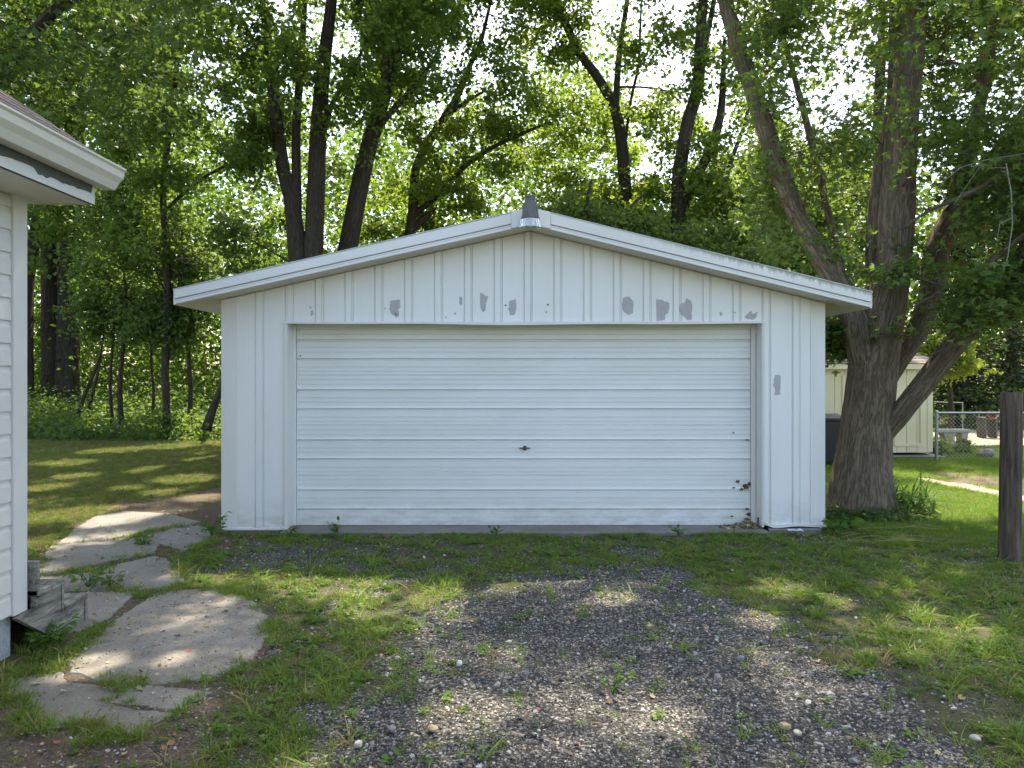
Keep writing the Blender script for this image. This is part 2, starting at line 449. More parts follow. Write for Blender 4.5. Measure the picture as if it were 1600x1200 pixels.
# ------------------------------------------------------------------ layout of the ground
DRIVE = [G(*p) for p in [(440, 1200), (520, 1100), (590, 1020), (660, 955), (735, 925), (800, 892), (870, 884), (980, 882), (1100, 925), (1240, 990),
                         (1390, 1078), (1540, 1165), (1640, 1200)]]+[(2.6, .5), (-1.2, .5)]
SLABS = {
 'near': [(247, 930), (290, 924), (333, 923), (383, 937), (403, 950), (414, 985), (397, 1017), (353, 1043), (313, 1058), (247, 1064), (180, 1062), (120, 1048), (118, 1030), (150, 1000), (193, 965)],
 'broken': [(55, 1092), (105, 1070), (190, 1073), (170, 1098), (150, 1128), (60, 1132)],
 'broken_right': [(198, 1074), (250, 1072), (320, 1082), (285, 1106), (240, 1104), (182, 1096)],
 'broken_low': [(180, 1102), (236, 1110), (272, 1114), (205, 1142), (158, 1144), (160, 1124)],
 'edge': [(20, 1060), (90, 1052), (98, 1066), (48, 1088), (10, 1084)],
 'step': [(40, 930), (213, 925), (190, 946), (172, 962), (133, 985), (60, 990)],
 'mid': [(187, 884), (240, 872), (257, 876), (282, 908), (262, 916), (193, 921), (155, 900)],
 'mid_left': [(40, 908), (75, 903), (140, 896), (150, 905), (180, 921), (40, 926)],
 'upper': [(58, 896), (87, 855), (150, 848), (213, 843), (241, 848), (232, 864), (155, 878), (75, 899)],
 'garage_side': [(222, 838), (262, 828), (310, 823), (332, 832), (322, 848), (290, 858), (247, 848)],
 'far': [(95, 849), (122, 826), (150, 808), (195, 800), (260, 803), (306, 816), (262, 826), (212, 833), (150, 846)],
}
SLABP = {k: [G(*p) for p in v] for k, v in SLABS.items()}
def ground_masks(x, y):
    n1 = fbm(x*.9, y*.9, 3)-.5; n2 = fbm(x*3.1, y*3.1, 11)-.5
    dr = sdist(DRIVE, x, y)
    strip = sstep(5.7, 6.2, y)*sstep(7.75, 7.4, y)*sstep(-2.9, -2.2, x)*sstep(3.9, 3.1, x)      # thin gravel under the grass before the door
    g = sstep(-.5, .35, dr+n1*1.5+n2*.55)
    g = np.maximum(g, .75*strip*sstep(.02, .22, n1+n2*.7+.02))
    base = .36*sstep(-2.4, -1.6, x)*sstep(5.4, 4.2, x)*sstep(7.7, 7.3, y)*(1+.5*n1)
    g = np.maximum(g, base)
    edge = sstep(-1.6, -.2, dr)*(y < 7.5)
    g = np.maximum(g, edge*sstep(.06, .2, n1*.6+n2))
    sl = np.full(x.shape, -9.0)
    for p in SLABP.values(): sl = np.maximum(sl, sdist(p, x, y))
    # bare soil: before the near slab, along the garage's left wall, round the slabs' edges
    lit = sdist([G(0, 1060), G(110, 1050), G(300, 1075), G(420, 1100), G(330, 1200), (-2.2, 2.2), (-2.9, 2.2), (-2.9, 3.9)], x, y)
    d = sstep(-.25, .2, lit+n1*.5+n2*.3)*.9
    d = np.maximum(d, sstep(-.22, .0, sl+n2*.25)*.8)
    d = np.maximum(d, sstep(-.9, -.1, sdist([(-3.05, 7.4), (-3.9, 7.6), (-4.4, 9.2), (-3.05, 11.5)], x, y)+n2*.8))
    d = np.maximum(d, sstep(-.3, .3, sdist([G(405, 945), G(440, 960), G(430, 1010), G(330, 1075), G(310, 1062), G(400, 1015)], x, y)+n2*.5)*.8)
    pth = sdist([G(1428, 744), G(1470, 748), G(1530, 758), G(1600, 771), G(1640, 778), G(1640, 790), G(1560, 775), G(1500, 762), G(1440, 751)], x, y)
    s = sstep(-.12, .12, pth+n2*.12)*.9
    bare = sdist([G(1440, 738), G(1560, 742), G(1620, 752), G(1600, 768), G(1500, 756)], x, y)
    d = np.maximum(d, sstep(-.5, .3, bare+n2*1.2)*.85)
    far = sdist([(7.6, 17.0), (30, 15.5), (34, 23.5), (7.6, 22.0)], x, y)
    s = np.maximum(s, sstep(-.3, .6, far+n1*1.2)*.9)
    woods = sstep(17.6, 19.0, y+n1*1.5+np.where(x > 4, -6, 0))
    d = np.maximum(d, woods*.4*(s < .1))
    lawn = np.clip(1-g-d, 0, 1)*np.where((x < -2.6) & (y > 7.2) | (x > 3.6) & (y > 6.8), 1, .35)
    return dict(gravel=g, dirt=d, sand=s, lawn=lawn, slab=sl, drive=dr, woods=woods)
def ground_z(x, y):
    z = (fbm(x*1.3, y*1.3, 21)-.5)*.05+(fbm(x*6, y*6, 31, 3)-.5)*.018
    near = np.exp(-((y-7.7)/.5)**2)*(np.abs(x) < 3.6)
    z = z*(1-.6*near)-.035*near-.012
    dsl = np.full(np.shape(x), -9.0)
    for p in SLABP.values(): dsl = np.maximum(dsl, sdist(p, x, y))
    z = np.where(dsl > -.12, z*.25-.002-.045*sstep(.0, .10, dsl), z)
    return z
def axis(*segs):
    out = []
    for a, b, st in segs: out.append(np.arange(a, b, st))
    return np.concatenate(out+[np.array([segs[-1][1]])])
gx = axis((-240, -40, 20), (-40, -12, 2.), (-12, -5, .3), (-5, 6.5, .06), (6.5, 16, .3), (16, 40, 2.), (40, 240, 20))
gy = axis((-120, -10, 15), (-10, 1.5, .8), (1.5, 9.0, .06), (9.0, 20, .2), (20, 50, 1.5), (50, 420, 20))
GX, GY = np.meshgrid(gx, gy); fx, fy = GX.ravel(), GY.ravel()
mk = ground_masks(fx, fy)
nx, ny = len(gx), len(gy)
ii = np.arange(ny-1)[:, None]*nx; jj = np.arange(nx-1)[None, :]
Q = np.stack([ii+jj, ii+jj+1, ii+nx+jj+1, ii+nx+jj], -1).reshape(-1, 4)
gme = np_mesh('ground', np.stack([fx, fy, ground_z(fx, fy)], 1), Q, 4, {k: mk[k] for k in ('gravel', 'dirt', 'sand', 'lawn')})
go = link('ground', gme, M['ground'], None, True); tag(go, 'ground of gravel, bare soil and grass in front of the garage', kind='structure')

# concrete path
path = bpy.data.objects.new('path', None); COL.objects.link(path); path.location = (-3.3, 5.5, 0)
tag(path, 'cracked grey concrete path between house and garage', kind='structure')
for name, poly in SLABP.items():
    p = np.array(poly); out = []
    for i in range(len(p)):
        a, b = p[i], p[(i+1) % len(p)]; k = max(1, int(np.hypot(*(b-a))/.035))
        for q in range(k):
            t = a+(b-a)*q/k; j = (fbm(t[0:1]*9, t[1:2]*9, 5)[0]-.5)*.06
            c = p.mean(0); u = (t-c)/np.linalg.norm(t-c); out.append(c+(t-c)*(1.06 if name in ('near', 'step', 'far') else 1.13)+u*(j+(rng.random()-.5)*.018))
    n = len(out); top = []
    tz = {'near': .004, 'broken': -.003, 'broken_right': .0, 'broken_low': -.005, 'edge': -.004, 'mid': .008, 'upper': .008}.get(name, .005)
    inn = [c+(q-c)*.985 for q in out for c in [p.mean(0)]]
    cen = p.mean(0)
    V = [(*q, -.09) for q in out]+[(*q, tz-.012) for q in out]+[(*q, tz) for q in inn]+[(*cen, tz+.004)]
    Fs = [(i, (i+1) % n, n+(i+1) % n, n+i) for i in range(n)]+[(n+i, n+(i+1) % n, 2*n+(i+1) % n, 2*n+i) for i in range(n)]
    Fs += [(2*n+i, 2*n+(i+1) % n, 3*n) for i in range(n)]
    o = MB().add(V, Fs).build('slab', M['concrete']); put(o, path)

# ------------------------------------------------------------------ the garage
YF, YD = 7.72, 7.93                       # front wall plane and door plane
XL, XR = -3.041, 3.276
OL, OR, OZ = -2.352, 2.618, 2.165         # door opening
PX = .19
def roof_top(x): return 3.295-(.228 if x < PX else .2459)*abs(x-PX)
def roof_bot(x): return 3.125-(.2224 if x < PX else .243)*abs(x-PX)
garage = thing('garage', 'white metal-sided garage with a wide closed door and low gable roof', 'garage', (.12, 11.2, 0))
def gp(o): return put(o, garage)

# shell behind the siding: side walls, back wall, sheathing behind the gable
mb = MB()
zt = lambda x: roof_bot(x)-.004
mb.box(XL+.012, XL+.1, YF+.03, 14.6, 0, zt(XL+.1)-.02)
gp(mb.build('side_wall', M['siding']))
gp(MB().box(XR-.1, XR-.012, YF+.03, 14.6, 0, zt(XR-.012)-.004).build('side_wall', M['siding']))
gp(MB().prism([(XL+.1, 0), (XR-.1, 0), (XR-.1, zt(XR)-.01), (PX, zt(PX)-.01), (XL+.1, zt(XL)-.01)], 'y', 14.5, 14.6).build('rear_wall', M['siding']))
# side ribs so that the flanks read as the same cladding
for sx, xx in ((-1, XL+.012), (1, XR-.012)):
    rb = MB()
    for k in range(22):
        y = YF+.25+k*.31; rb.box(min(xx, xx+sx*.01), max(xx, xx+sx*.01), y-.03, y+.03, .02, zt(XL)-.03)
    gp(rb.build('siding_rib', M['siding'], kind='stuff'))
# front siding: one panel per pitch, each with its own pressed rib
PITCH = .3128; RIB0 = (824-800)/F*YF
edges = [XL]+[RIB0+k*PITCH+.052 for k in range(-12, 12) if XL+.06 < RIB0+k*PITCH+.052 < XR-.06]+[XR]
def rib_out(x):
    if x < -2.875 or x > 3.125: return 0.0
    d = abs((x-RIB0+PITCH/2) % PITCH-PITCH/2)
    if d < .027: return .009
    if d < .032: return .009-(d-.027)/.005*.016
    if d < .038: return -.007+(d-.032)/.006*.008
    if d < .050: return .001-.006*(1-abs(d-.044)/.006)
    return 0.0
for a, b in zip(edges[:-1], edges[1:]):
    cuts = [a]+[c for c in (OL, OR) if a < c < b]+[b]
    for c0, c1 in zip(cuts[:-1], cuts[1:]):
        if c1-c0 < .01: continue
        over = OL-.001 <= c0 and c1 <= OR+.001
        zb = OZ if over else (.004 if c0 < 0 else .035)
        xs = {c0, c1}
        k0 = round((c0-RIB0)/PITCH)
        for k in (k0-1, k0, k0+1, k0+2):
            for d in (-.050, -.044, -.038, -.032, -.027, .027, .032, .038, .044, .050):
                x = RIB0+k*PITCH+d
                if c0 < x < c1: xs.add(x)
        if c0 < PX < c1: xs.add(PX)
        xs = sorted(xs); g = .0012
        xs[0] += g; xs[-1] -= g
        nz = 7; V = []; Fs = []
        warp = random.uniform(-.002, .002)
        for q in range(nz):
            for x in xs:
                top = zt(x)-.002; t = q/(nz-1); z = zb+(top-zb)*t
                oil = (mnoise.noise(Vector((x*3, z*1.3, 1.7)))*.0035)
                V.append((x, YF-rib_out(x)-oil+warp, z))
        m = len(xs)
        for q in range(nz-1):
            for i in range(m-1): Fs.append((q*m+i, q*m+i+1, (q+1)*m+i+1, (q+1)*m+i))
        bk = len(V); V += [(xs[0], YF+.02, zb), (xs[-1], YF+.02, zb), (xs[-1], YF+.02, zt(xs[-1])-.002), (xs[0], YF+.02, zt(xs[0])-.002)]
        Fs += [(bk+1, bk, bk+3, bk+2), tuple([bk, bk+1]+list(range(m-1, -1, -1))),
               tuple([bk+2, bk+3]+[(nz-1)*m+i for i in range(m)]),
               tuple([bk+3, bk]+[q*m for q in range(nz)]), tuple([bk+1, bk+2]+[q*m+m-1 for q in range(nz-1, -1, -1)])]
        gp(MB().add(V, Fs).build('siding_panel', M['siding']))
# corner trims, base trims
for x0, x1 in ((XL-.006, -2.882), (3.130, XR+.006)):
    gp(MB().prism([(x0, .014 if x0 < 0 else .052), (x1, .014 if x0 < 0 else .052), (x1, zt(x1)-.003), (x0, zt(max(x0, XL))-.006)], 'y', YF-.0075, YF+.025).build('corner_trim', M['trim']))
gp(MB().box(XL-.012, OL-.004, YF-.022, YF+.02, -.012, .012).build('base_trim', M['trim'], bevel=.003))
# right base trim is bent: it droops and bulges
def bent(xa, xb, f, zt_, zb_, y0, y1, n=14):
    V = []; Fs = []
    for i in range(n+1):
        x = xa+(xb-xa)*i/n; dz, dy = f(i/n)
        V += [(x, y0+dy, zb_+dz), (x, y1, zb_+dz), (x, y1, zt_+dz*.3), (x, y0+dy, zt_+dz*.3)]
    for i in range(n):
        b = i*4
        for k in range(4): Fs.append((b+k, b+(k+1) % 4, b+4+(k+1) % 4, b+4+k))
    Fs += [(0, 3, 2, 1), (n*4, n*4+1, n*4+2, n*4+3)]
    return MB().add(V, Fs)
gp(bent(OR+.01, XR+.008, lambda t: (.055*max(0, 1-t*5)**2+.012*t-.006*math.sin(t*9), -.010*math.sin(t*7)), .05, .018, YF-.026, YF+.01).build('base_trim', M['trim']))
# opening: jambs, header, stops
gp(MB().box(OL-.02, OL, YF-.012, YD-.002, .0, OZ).build('door_jamb', M['trim']))
gp(MB().box(OR, OR+.02, YF-.012, YD-.002, .02, OZ).build('door_jamb', M['trim']))
def sag(t): return (-.012*math.sin(math.pi*t)**2-.004*math.sin(t*17), 0)
gp(bent(OL-.03, OR+.03, sag, OZ+.012, OZ-.012, YF-.026, YF+.05, 40).build('header_trim', M['trim']))
gp(MB().box(OL, OR, YF+.05, YD+.06, OZ-.008, OZ+.03).build('header', M['trim']))
gp(MB().box(OL-.03, OL-.012, YF-.022, YF-.002, .012, OZ-.014).build('side_trim', M['trim']))
gp(MB().box(OR+.012, OR+.03, YF-.022, YF-.002, .05, OZ-.014).build('side_trim', M['trim']))
DX0, DX1 = -2.317, 2.565
gp(MB().box(OL+.001, DX0-.004, YD-.03, YD+.05, .0, OZ-.012).build('door_stop', M['trim']))
gp(MB().box(DX1+.004, OR-.001, YD-.03, YD+.05, .02, OZ-.012).build('door_stop', M['trim']))
gp(MB().box(OL, OR, YD-.012, YD+.02, OZ-.045, OZ-.009).build('top_stop', M['trim']))
gp(MB().box(OL, OR, YD+.07, YD+.09, -.02, OZ).build('door_backing', M['dark']))

# sectional door: four pressed steel sections
door = bpy.data.objects.new('garage_door', None); COL.objects.link(door); door.location = (.12, YD, 0); put(door, garage)
HS = .5395
def section_profile():
    pr = [(0., -.006), (.004, 0.)]
    def minor(u): pr.extend([(u-.004, .0), (u-.001, -.005), (u+.004, .002), (u+.010, 0.)])
    def strong(u): pr.extend([(u-.020, .001), (u-.002, .008), (u, .008), (u+.002, -.018), (u+.012, -.018), (u+.028, .003), (u+.034, 0.)])
    for k, u in (('m', .048), ('m', .10), ('s', .152), ('m', .243), ('m', .292), ('s', .356), ('m', .452), ('m', .497)):
        (minor if k == 'm' else strong)(u)
    pr += [(HS-.005, 0.), (HS-.001, -.006)]
    return pr
for k in range(4):
    ztop = OZ-.012-k*HS; pr = section_profile(); n = len(pr)
    nxs = 25; V = []; Fs = []
    for i in range(nxs):
        x = DX0+(DX1-DX0)*i/(nxs-1)
        for u, o_ in pr:
            z = ztop-u
            w = mnoise.noise(Vector((x*1.1, z*2.0, 4.2+k)))*.007
            V.append((x, YD-o_-w, z))
    for i in range(nxs-1):
        for j in range(n-1): Fs.append((i*n+j, i*n+j+1, (i+1)*n+j+1, (i+1)*n+j))
    b = len(V); V += [(DX0, YD+.04, ztop), (DX0, YD+.04, ztop-HS+.002), (DX1, YD+.04, ztop), (DX1, YD+.04, ztop-HS+.002)]
    Fs += [tuple([b, b+1]+list(range(n-1, -1, -1))), tuple([b+3, b+2]+[(nxs-1)*n+j for j in range(n)]), (b, b+2, b+3, b+1),
           tuple([b+2, b]+[i*n for i in range(nxs)]), tuple([b+1, b+3]+[i*n+n-1 for i in range(nxs-1, -1, -1)])]
    o = MB().add(V, Fs).build('door_section', M['door']); put(o, door)
    o.parent = door; o.matrix_parent_inverse = (Matrix.Translation(Vector(garage.location)) @ Matrix.Translation(-Vector(garage.location)) @ Matrix.Translation(door.location)).inverted()
hz, hx = CAM_Z-112/F*YD, (820-800)/F*YD
mb = MB().lathe([(.024, 0), (.026, .004), (.020, .012), (.012, .016)], (0, 0, 0), 14)
mb.box(-.058, .058, -.006, .006, .014, .024)
o = mb.build('handle', M['handle'], bevel=.001); o.rotation_euler = (R(90), 0, R(0)); o.location = (hx, YD-.004, hz)
wm = o.matrix_basis.copy(); o.parent = door; o.matrix_parent_inverse = Matrix.Translation(-Vector((.12, YD, 0)))
for ch in door.children: ch.matrix_parent_inverse = Matrix.Translation(-Vector((.12, YD, 0)))

# roof: chevron slab, rake boards with lower lips, ridge cap
RX0, RX1, RY0, RY1 = -3.407, 3.626, 7.45, 14.9
for a, b in ((RX0, PX), (PX, RX1)):
    gp(MB().prism([(a, roof_bot(a)), (b, roof_bot(b)), (b, roof_top(b)-.006), (a, roof_top(a)-.006)], 'y', RY0, RY1).build('roof_slope', M['soffit']))
    e0, e1 = (a-.012, b) if a == RX0 else (a, b+.012)
    rm = MB().prism([(e0, roof_top(e0)-.004), (e1, roof_top(e1)-.004), (e1, roof_top(e1)+.010), (e0, roof_top(e0)+.010)], 'y', RY0-.03, RY1)
    gp(rm.build('roof_sheet', M['roof_metal']))
for side, (a, b) in (('l', (RX0, PX-.2)), ('r', (PX+.2, RX1))):
    mt = M['fascia'] if side == 'l' else M['fascia_algae']
    nseg = 10; xs = [a+(b-a)*i/nseg for i in range(nseg+1)]
    def band(lo, hi, y0, y1):
        return MB().prism([(x, roof_bot(x)+lo) for x in xs]+[(x, (roof_top(x)+hi[1] if isinstance(hi, tuple) else roof_bot(x)+hi)) for x in xs[::-1]], 'y', y0, y1)
    gp(band(.058, ('t', .004), RY0-.030, RY0).build('rake_board', mt, bevel=.003))
    gp(band(.034, .050, RY0-.018, RY0).build('rake_lip', M['fascia']))
    gp(band(.004, .030, RY0-.026, RY0).build('rake_lip', M['fascia'], bevel=.002))
cx0, cx1 = PX-.198, PX+.198
gp(MB().prism([(cx0, roof_bot(cx0)+.01), (PX, roof_bot(PX)+.01), (cx1, roof_bot(cx1)+.01), (cx1, roof_top(cx1)+.006), (PX, roof_top(PX)+.006), (cx0, roof_top(cx0)+.006)],
              'y', RY0-.034, RY0).build('peak_cap', M['fascia'], bevel=.003))
for e, s in ((RX0, -1), (RX1, 1)):
    gp(MB().box(min(e, e+s*.02), max(e, e+s*.02), RY0, RY1, roof_bot(e), roof_top(e)).build('eave_board', M['fascia' if s < 0 else 'fascia_algae']))
# concrete sill and footing
def sill(name, x0, x1, y0, y1, z0, z1, n=24, amp=.03):
    V = []; Fs = []
    for i in range(n+1):
        x = x0+(x1-x0)*i/n; j = mnoise.noise(Vector((x*2.3, 3.1, 0)))*amp; k = mnoise.noise(Vector((x*4.1, 9.1, 0)))*.008
        V += [(x, y0+j, z0), (x, y0+j, z1-.012+k), (x, y0+j+.015, z1+k), (x, y1, z1)]
    for i in range(n):
        b = i*4
        for q in range(3): Fs.append((b+q, b+4+q, b+5+q, b+1+q))
    return MB().add(V, Fs).build(name, M['concrete'])
gp(sill('concrete_sill', OL-.04, OR+.03, 7.585, 8.2, -.15, -.004))
gp(sill('footing', XL+.08, OL-.06, YF-.006, YF+.1, -.15, -.014, 8, .01))
gp(sill('footing', OR+.06, XR-.05, YF-.05, YF+.1, -.15, .012, 8, .02))
# peeled paint: grey primer patches with ragged outlines lying on the pans
def patch(cx, cy, pts, mat, name='peeled_patch', Yp=YF, th=.0016):
    poly = []
    for x, y in pts: poly.append(((cx+x-800)/F*Yp, CAM_Z-(cy+y-588)/F*Yp))
    # roughen
    out = []
    for i in range(len(poly)):
        a, b = np.array(poly[i]), np.array(poly[(i+1) % len(poly)])
        for q in range(5):
            p = a+(b-a)*q/5; out.append(tuple(p+rng.normal(0, .0032, 2)))
    mb = MB(); n = len(out)
    yy = lambda x, z: Yp-max(0, rib_out(x))-mnoise.noise(Vector((x*3, z*1.3, 1.7)))*.0035-.0026
    c = np.mean(out, 0)
    V = [(x, yy(x, z), z) for x, z in out]+[(x, yy(x, z)+.004, z) for x, z in out]+[(c[0], yy(*c), c[1])]
    Fs = [(i, (i+1) % n, 2*n) for i in range(n)]+[(i, n+i, n+(i+1) % n, (i+1) % n) for i in range(n)]
    return gp(mb.add(V, Fs).build(name, mat))
patch(618, 482, [(-8, -12), (6, -14), (8, -4), (4, 3), (6, 12), (1, 14), (-7, 8), (-9, 2)], M['primer'])
patch(720, 471, [(-2, -8), (1, -8), (3, 2), (1, 6), (-2, 4)], M['primer'])
patch(757, 472, [(-7, -16), (2, -10), (12, -7), (8, 1), (3, 3), (1, 14), (-4, 16), (-7, 4)], M['primer'])
patch(801, 480, [(-5, -10), (5, -13), (6, 2), (4, 11), (-4, 13), (-6, 4)], M['primer'])
patch(981, 478, [(-7, -13), (2, -15), (9, -6), (8, 10), (1, 14), (-8, 8), (-10, 0)], M['primer'])
patch(1035, 484, [(-10, -17), (2, -15), (11, -10), (10, 2), (5, 8), (3, 16), (-9, 17)], M['primer'])
patch(1072, 483, [(-9, -8), (-2, -10), (0, -16), (6, -15), (10, -6), (9, 5), (9, 16), (2, 17), (-7, 8), (-11, 2)], M['primer'])
patch(1173, 493, [(-10, 2), (0, -7), (3, -2), (11, -6), (8, 4), (4, 7), (-8, 5)], M['primer'])
patch(1214, 602, [(-4, -16), (5, -16), (6, 0), (4, 15), (-4, 16), (-3, 6), (-6, -2)], M['primer'])
rp = np.random.default_rng(88)
for k in range(15):
    cx_, cy_ = rp.uniform(470, 1190), 499-abs(rp.normal(0, 14)); q = rp.uniform(.8, 2.6)
    patch(cx_, cy_, [(-q, -q*rp.uniform(.5, 1.6)), (q*rp.uniform(.3, 1), -q*rp.uniform(.4, 1.5)), (q, q*rp.uniform(.2, 1)), (-q*.5, q*rp.uniform(.5, 1.2))], M['primer'] if k % 5 else M['rust'], 'paint_chip')
for (x, y) in ((790, 477), (856, 476)):
    gp(MB().lathe([(.007, 0), (.009, .004), (.006, .008)], (0, 0, 0), 8).build('bolt', M['rust'])).matrix_basis = Matrix.Translation(P(x, y, YF-.001)) @ Matrix.Rotation(R(90), 4, 'X')
# rust: streak in the right jamb's corner, torn edges at the door's lower right
gp(MB().prism([(OR-.0045, YD-.034), (OR-.0005, YD-.045), (OR-.0005, YD-.055), (OR-.003, YD-.034)], 'z', .03, 2.05).build('rust_streak', M['rust_pale']))
gp(MB().box(OR-.003, OR-.0006, YD-.13, YD-.08, .03, .10).build('rust_streak', M['rust']))
def tear(px, py, sc, seed, name='rust_tear'):
    r2 = np.random.default_rng(seed); n = 14; c = P(px, py, YD)
    V = [(c.x, YD-.012, c.z)]
    for i in range(n):
        a = 2*math.pi*i/n; q = sc*(.45+.9*r2.random())
        V.append((c.x+math.cos(a)*q*1.6, YD-.009-.012*r2.random(), c.z+math.sin(a)*q))
    o = MB().add(V, [(0, 1+i, 1+(i+1) % n) for i in range(n)]).build(name, M['rust']); put(o, garage)
tear(1164, 760, .026, 1); tear(1152, 752, .016, 2); tear(1170, 756, .02, 12); tear(1158, 764, .014, 13); tear(1167, 795, .014, 3); tear(1146, 762, .008, 4); tear(1143, 806, .010, 5); tear(1145, 676, .008, 6)
tear(1167, 687, .010, 7); tear(470, 556, .008, 8); tear(1168, 803, .018, 9); tear(1166, 812, .02, 14)

# yard light on the peak
LX, LY = .18, 7.235
lamp = thing('yard_light', 'grey dusk-to-dawn lamp with ribbed clear lens on the garage peak', 'light', (LX, LY, 3.06))
put(MB().lathe([(.086, .0), (.092, .004), (.092, .018), (.084, .022), (.077, .10), (.072, .155), (.068, .165), (.046, .168)], (LX, LY, 3.142), 28).build('housing', M['zinc'], smooth=True), lamp)
put(MB().lathe([(.050, 0), (.050, .05), (.054, .052), (.054, .066), (.050, .068), (.0, .069)], (LX, LY, 3.305), 20).build('photocell', M['zinc'], smooth=True), lamp)
gm = NT('ribbed_clear_lens'); gm.fin((.90, .95, .97), .12); gm.b.inputs['Transmission Weight'].default_value = .55; gm.b.inputs['IOR'].default_value = 1.45
n = 60; V = []; Fs = []
for j, (r, z) in enumerate(((.088, .082), (.096, .045), (.106, .008), (.110, .004), (.110, 0.), (.104, 0.), (.090, .045), (.082, .082))):
    for i in range(n):
        rr = r*(1+(.018 if i % 2 else -.018)*(1 if j in (0, 1, 2) else 0)); a = 2*math.pi*i/n
        V.append((LX+rr*math.cos(a), LY+rr*math.sin(a), 3.06+z))
for j in range(8):
    for i in range(n):
        k = (i+1) % n; j2 = (j+1) % 8; Fs.append((j*n+i, j*n+k, j2*n+k, j2*n+i))
put(MB().add(V, Fs).build('lens', gm.m), lamp)
put(MB().lathe([(.01, 0), (.03, .01), (.038, .05), (.03, .08), (.02, .09)], (LX, LY, 3.07), 14).build('bulb', simple('frosted_bulb', (.7, .72, .74), .3), smooth=True), lamp)
put(MB().box(LX-.025, LX+.025, LY+.06, RY0-.032, 3.20, 3.245).build('mounting_arm', M['zinc'], bevel=.004), lamp)

# ------------------------------------------------------------------ the house on the left
HX, HY = -2.85, 4.28
house = thing('house', 'white sided house with gutter and peeling fascia beside the concrete path', 'house', (-6, 0, 0))
def hp(o): return put(o, house)
hp(MB().box(-9.2, HX-.045, -6, HY-.06, -.1, 2.72).build('wall', M['house_siding']))
hp(MB().box(-9.25, HX-.025, -6.05, HY-.055, -.15, .235).build('foundation', M['foundation'], bevel=.01))
CH = .1285
for k in range(20):
    z0 = .245+k*CH; z1 = min(z0+CH, 2.63)
    if z1-z0 < .03: continue
    prof = [(HX-.03, z0), (HX+.009, z0), (HX+.010, z0+.005), (HX+.006, z0+(z1-z0)*.70), (HX+.001, z0+(z1-z0)*.82), (HX+.0, z1-.001), (HX-.03, z1-.001)]
    hp(MB().prism(prof, 'y', -6, 4.176).build('siding_board', M['house_siding']))
for (x0, x1, y0, y1) in ((HX-.03, HX+.022, 4.178, HY), (HX-.13, HX+.0195, HY, HY+.02)):
    hp(MB().box(x0, x1, y0, y1, .235, 2.64).build('corner_board', M['house_siding'], bevel=.003))
# boxed eave: soffit, grey old fascia with a ragged coat of white on its lower part, gutter
hp(MB().box(HX-.04, -2.525, -6, 4.40, 2.632, 2.645).build('soffit', M['soffit']))
hp(MB().box(-2.525, -2.50, -6, 4.405, 2.628, 2.83).build('fascia', M['bare_wood']))
V = []; Fs = []; n = 140
for i in range(n+1):
    y = -.5+(4.405+.5)*i/n
    t = 2.682+mnoise.noise(Vector((y*3.3, 2, 0)))*.016+mnoise.noise(Vector((y*19, 5, 0)))*.009
    if y > 4.37: t = 2.79
    if 3.86 < y < 3.98: t -= .02
    V += [(-2.497, y, 2.627), (-2.497, y, t), (-2.4995, y, t+.001)]
for i in range(n):
    b = i*3
    for q in range(2): Fs.append((b+q, b+q+1, b+q+4, b+q+3))
V += [(-2.497, 4.406, 2.627), (-2.497, 4.406, 2.79), (-2.66, 4.406, 2.86), (-2.87, 4.406, 2.86), (-2.87, 4.406, 2.627)]; b = len(V)-5
Fs.append((b, b+1, b+2, b+3, b+4))
hp(MB().add(V, Fs).build('fascia_paint', M['house_siding']))
hp(MB().box(-2.86, -2.525, 4.386, 4.404, 2.645, 2.83).build('eave_return', M['house_siding']))
gut = [(-2.497, 2.735), (-2.425, 2.735), (-2.400, 2.775), (-2.372, 2.805), (-2.366, 2.842), (-2.352, 2.852), (-2.352, 2.862), (-2.368, 2.862), (-2.376, 2.848), (-2.384, 2.812), (-2.41, 2.78), (-2.43, 2.742), (-2.490, 2.742), (-2.490, 2.86), (-2.497, 2.86)]
hp(MB().prism(gut, 'y', -6, 4.49).build('gutter', M['gutter']))
hp(MB().prism([(-2.497, 2.735), (-2.425, 2.735), (-2.400, 2.775), (-2.372, 2.805), (-2.366, 2.842), (-2.352, 2.852), (-2.497, 2.86)], 'y', 4.488, 4.496).build('gutter_end', M['gutter']))
# steep shingled roof, course by course
RP = .665; sm = MB()
for k in range(30):
    xa = -2.40-k*.125; xb = xa-.15; za = 2.862+k*.125*RP; zb = za+.15*RP
    hp(MB().prism([(xa, za), (xa, za+.016), (xb, zb+.006), (xb, zb-.004)], 'y', -6.1, 4.47+random.uniform(-.006, .006)).build('shingle_course', M['shingle'], kind=None))
hp(MB().prism([(-2.50, 2.80), (-2.46, 2.855), (-6.03, 2.855+3.57*RP), (-9.6, 2.855), (-9.56, 2.80)], 'y', -6.05, 4.40).build('roof_deck', M['bare_wood']))
hp(MB().prism([(-6.0, 2.86+3.55*RP), (-6.0, 2.88+3.57*RP), (-9.65, 2.855), (-9.65, 2.835)], 'y', -6.1, 4.47).build('roof_slope', M['shingle']))

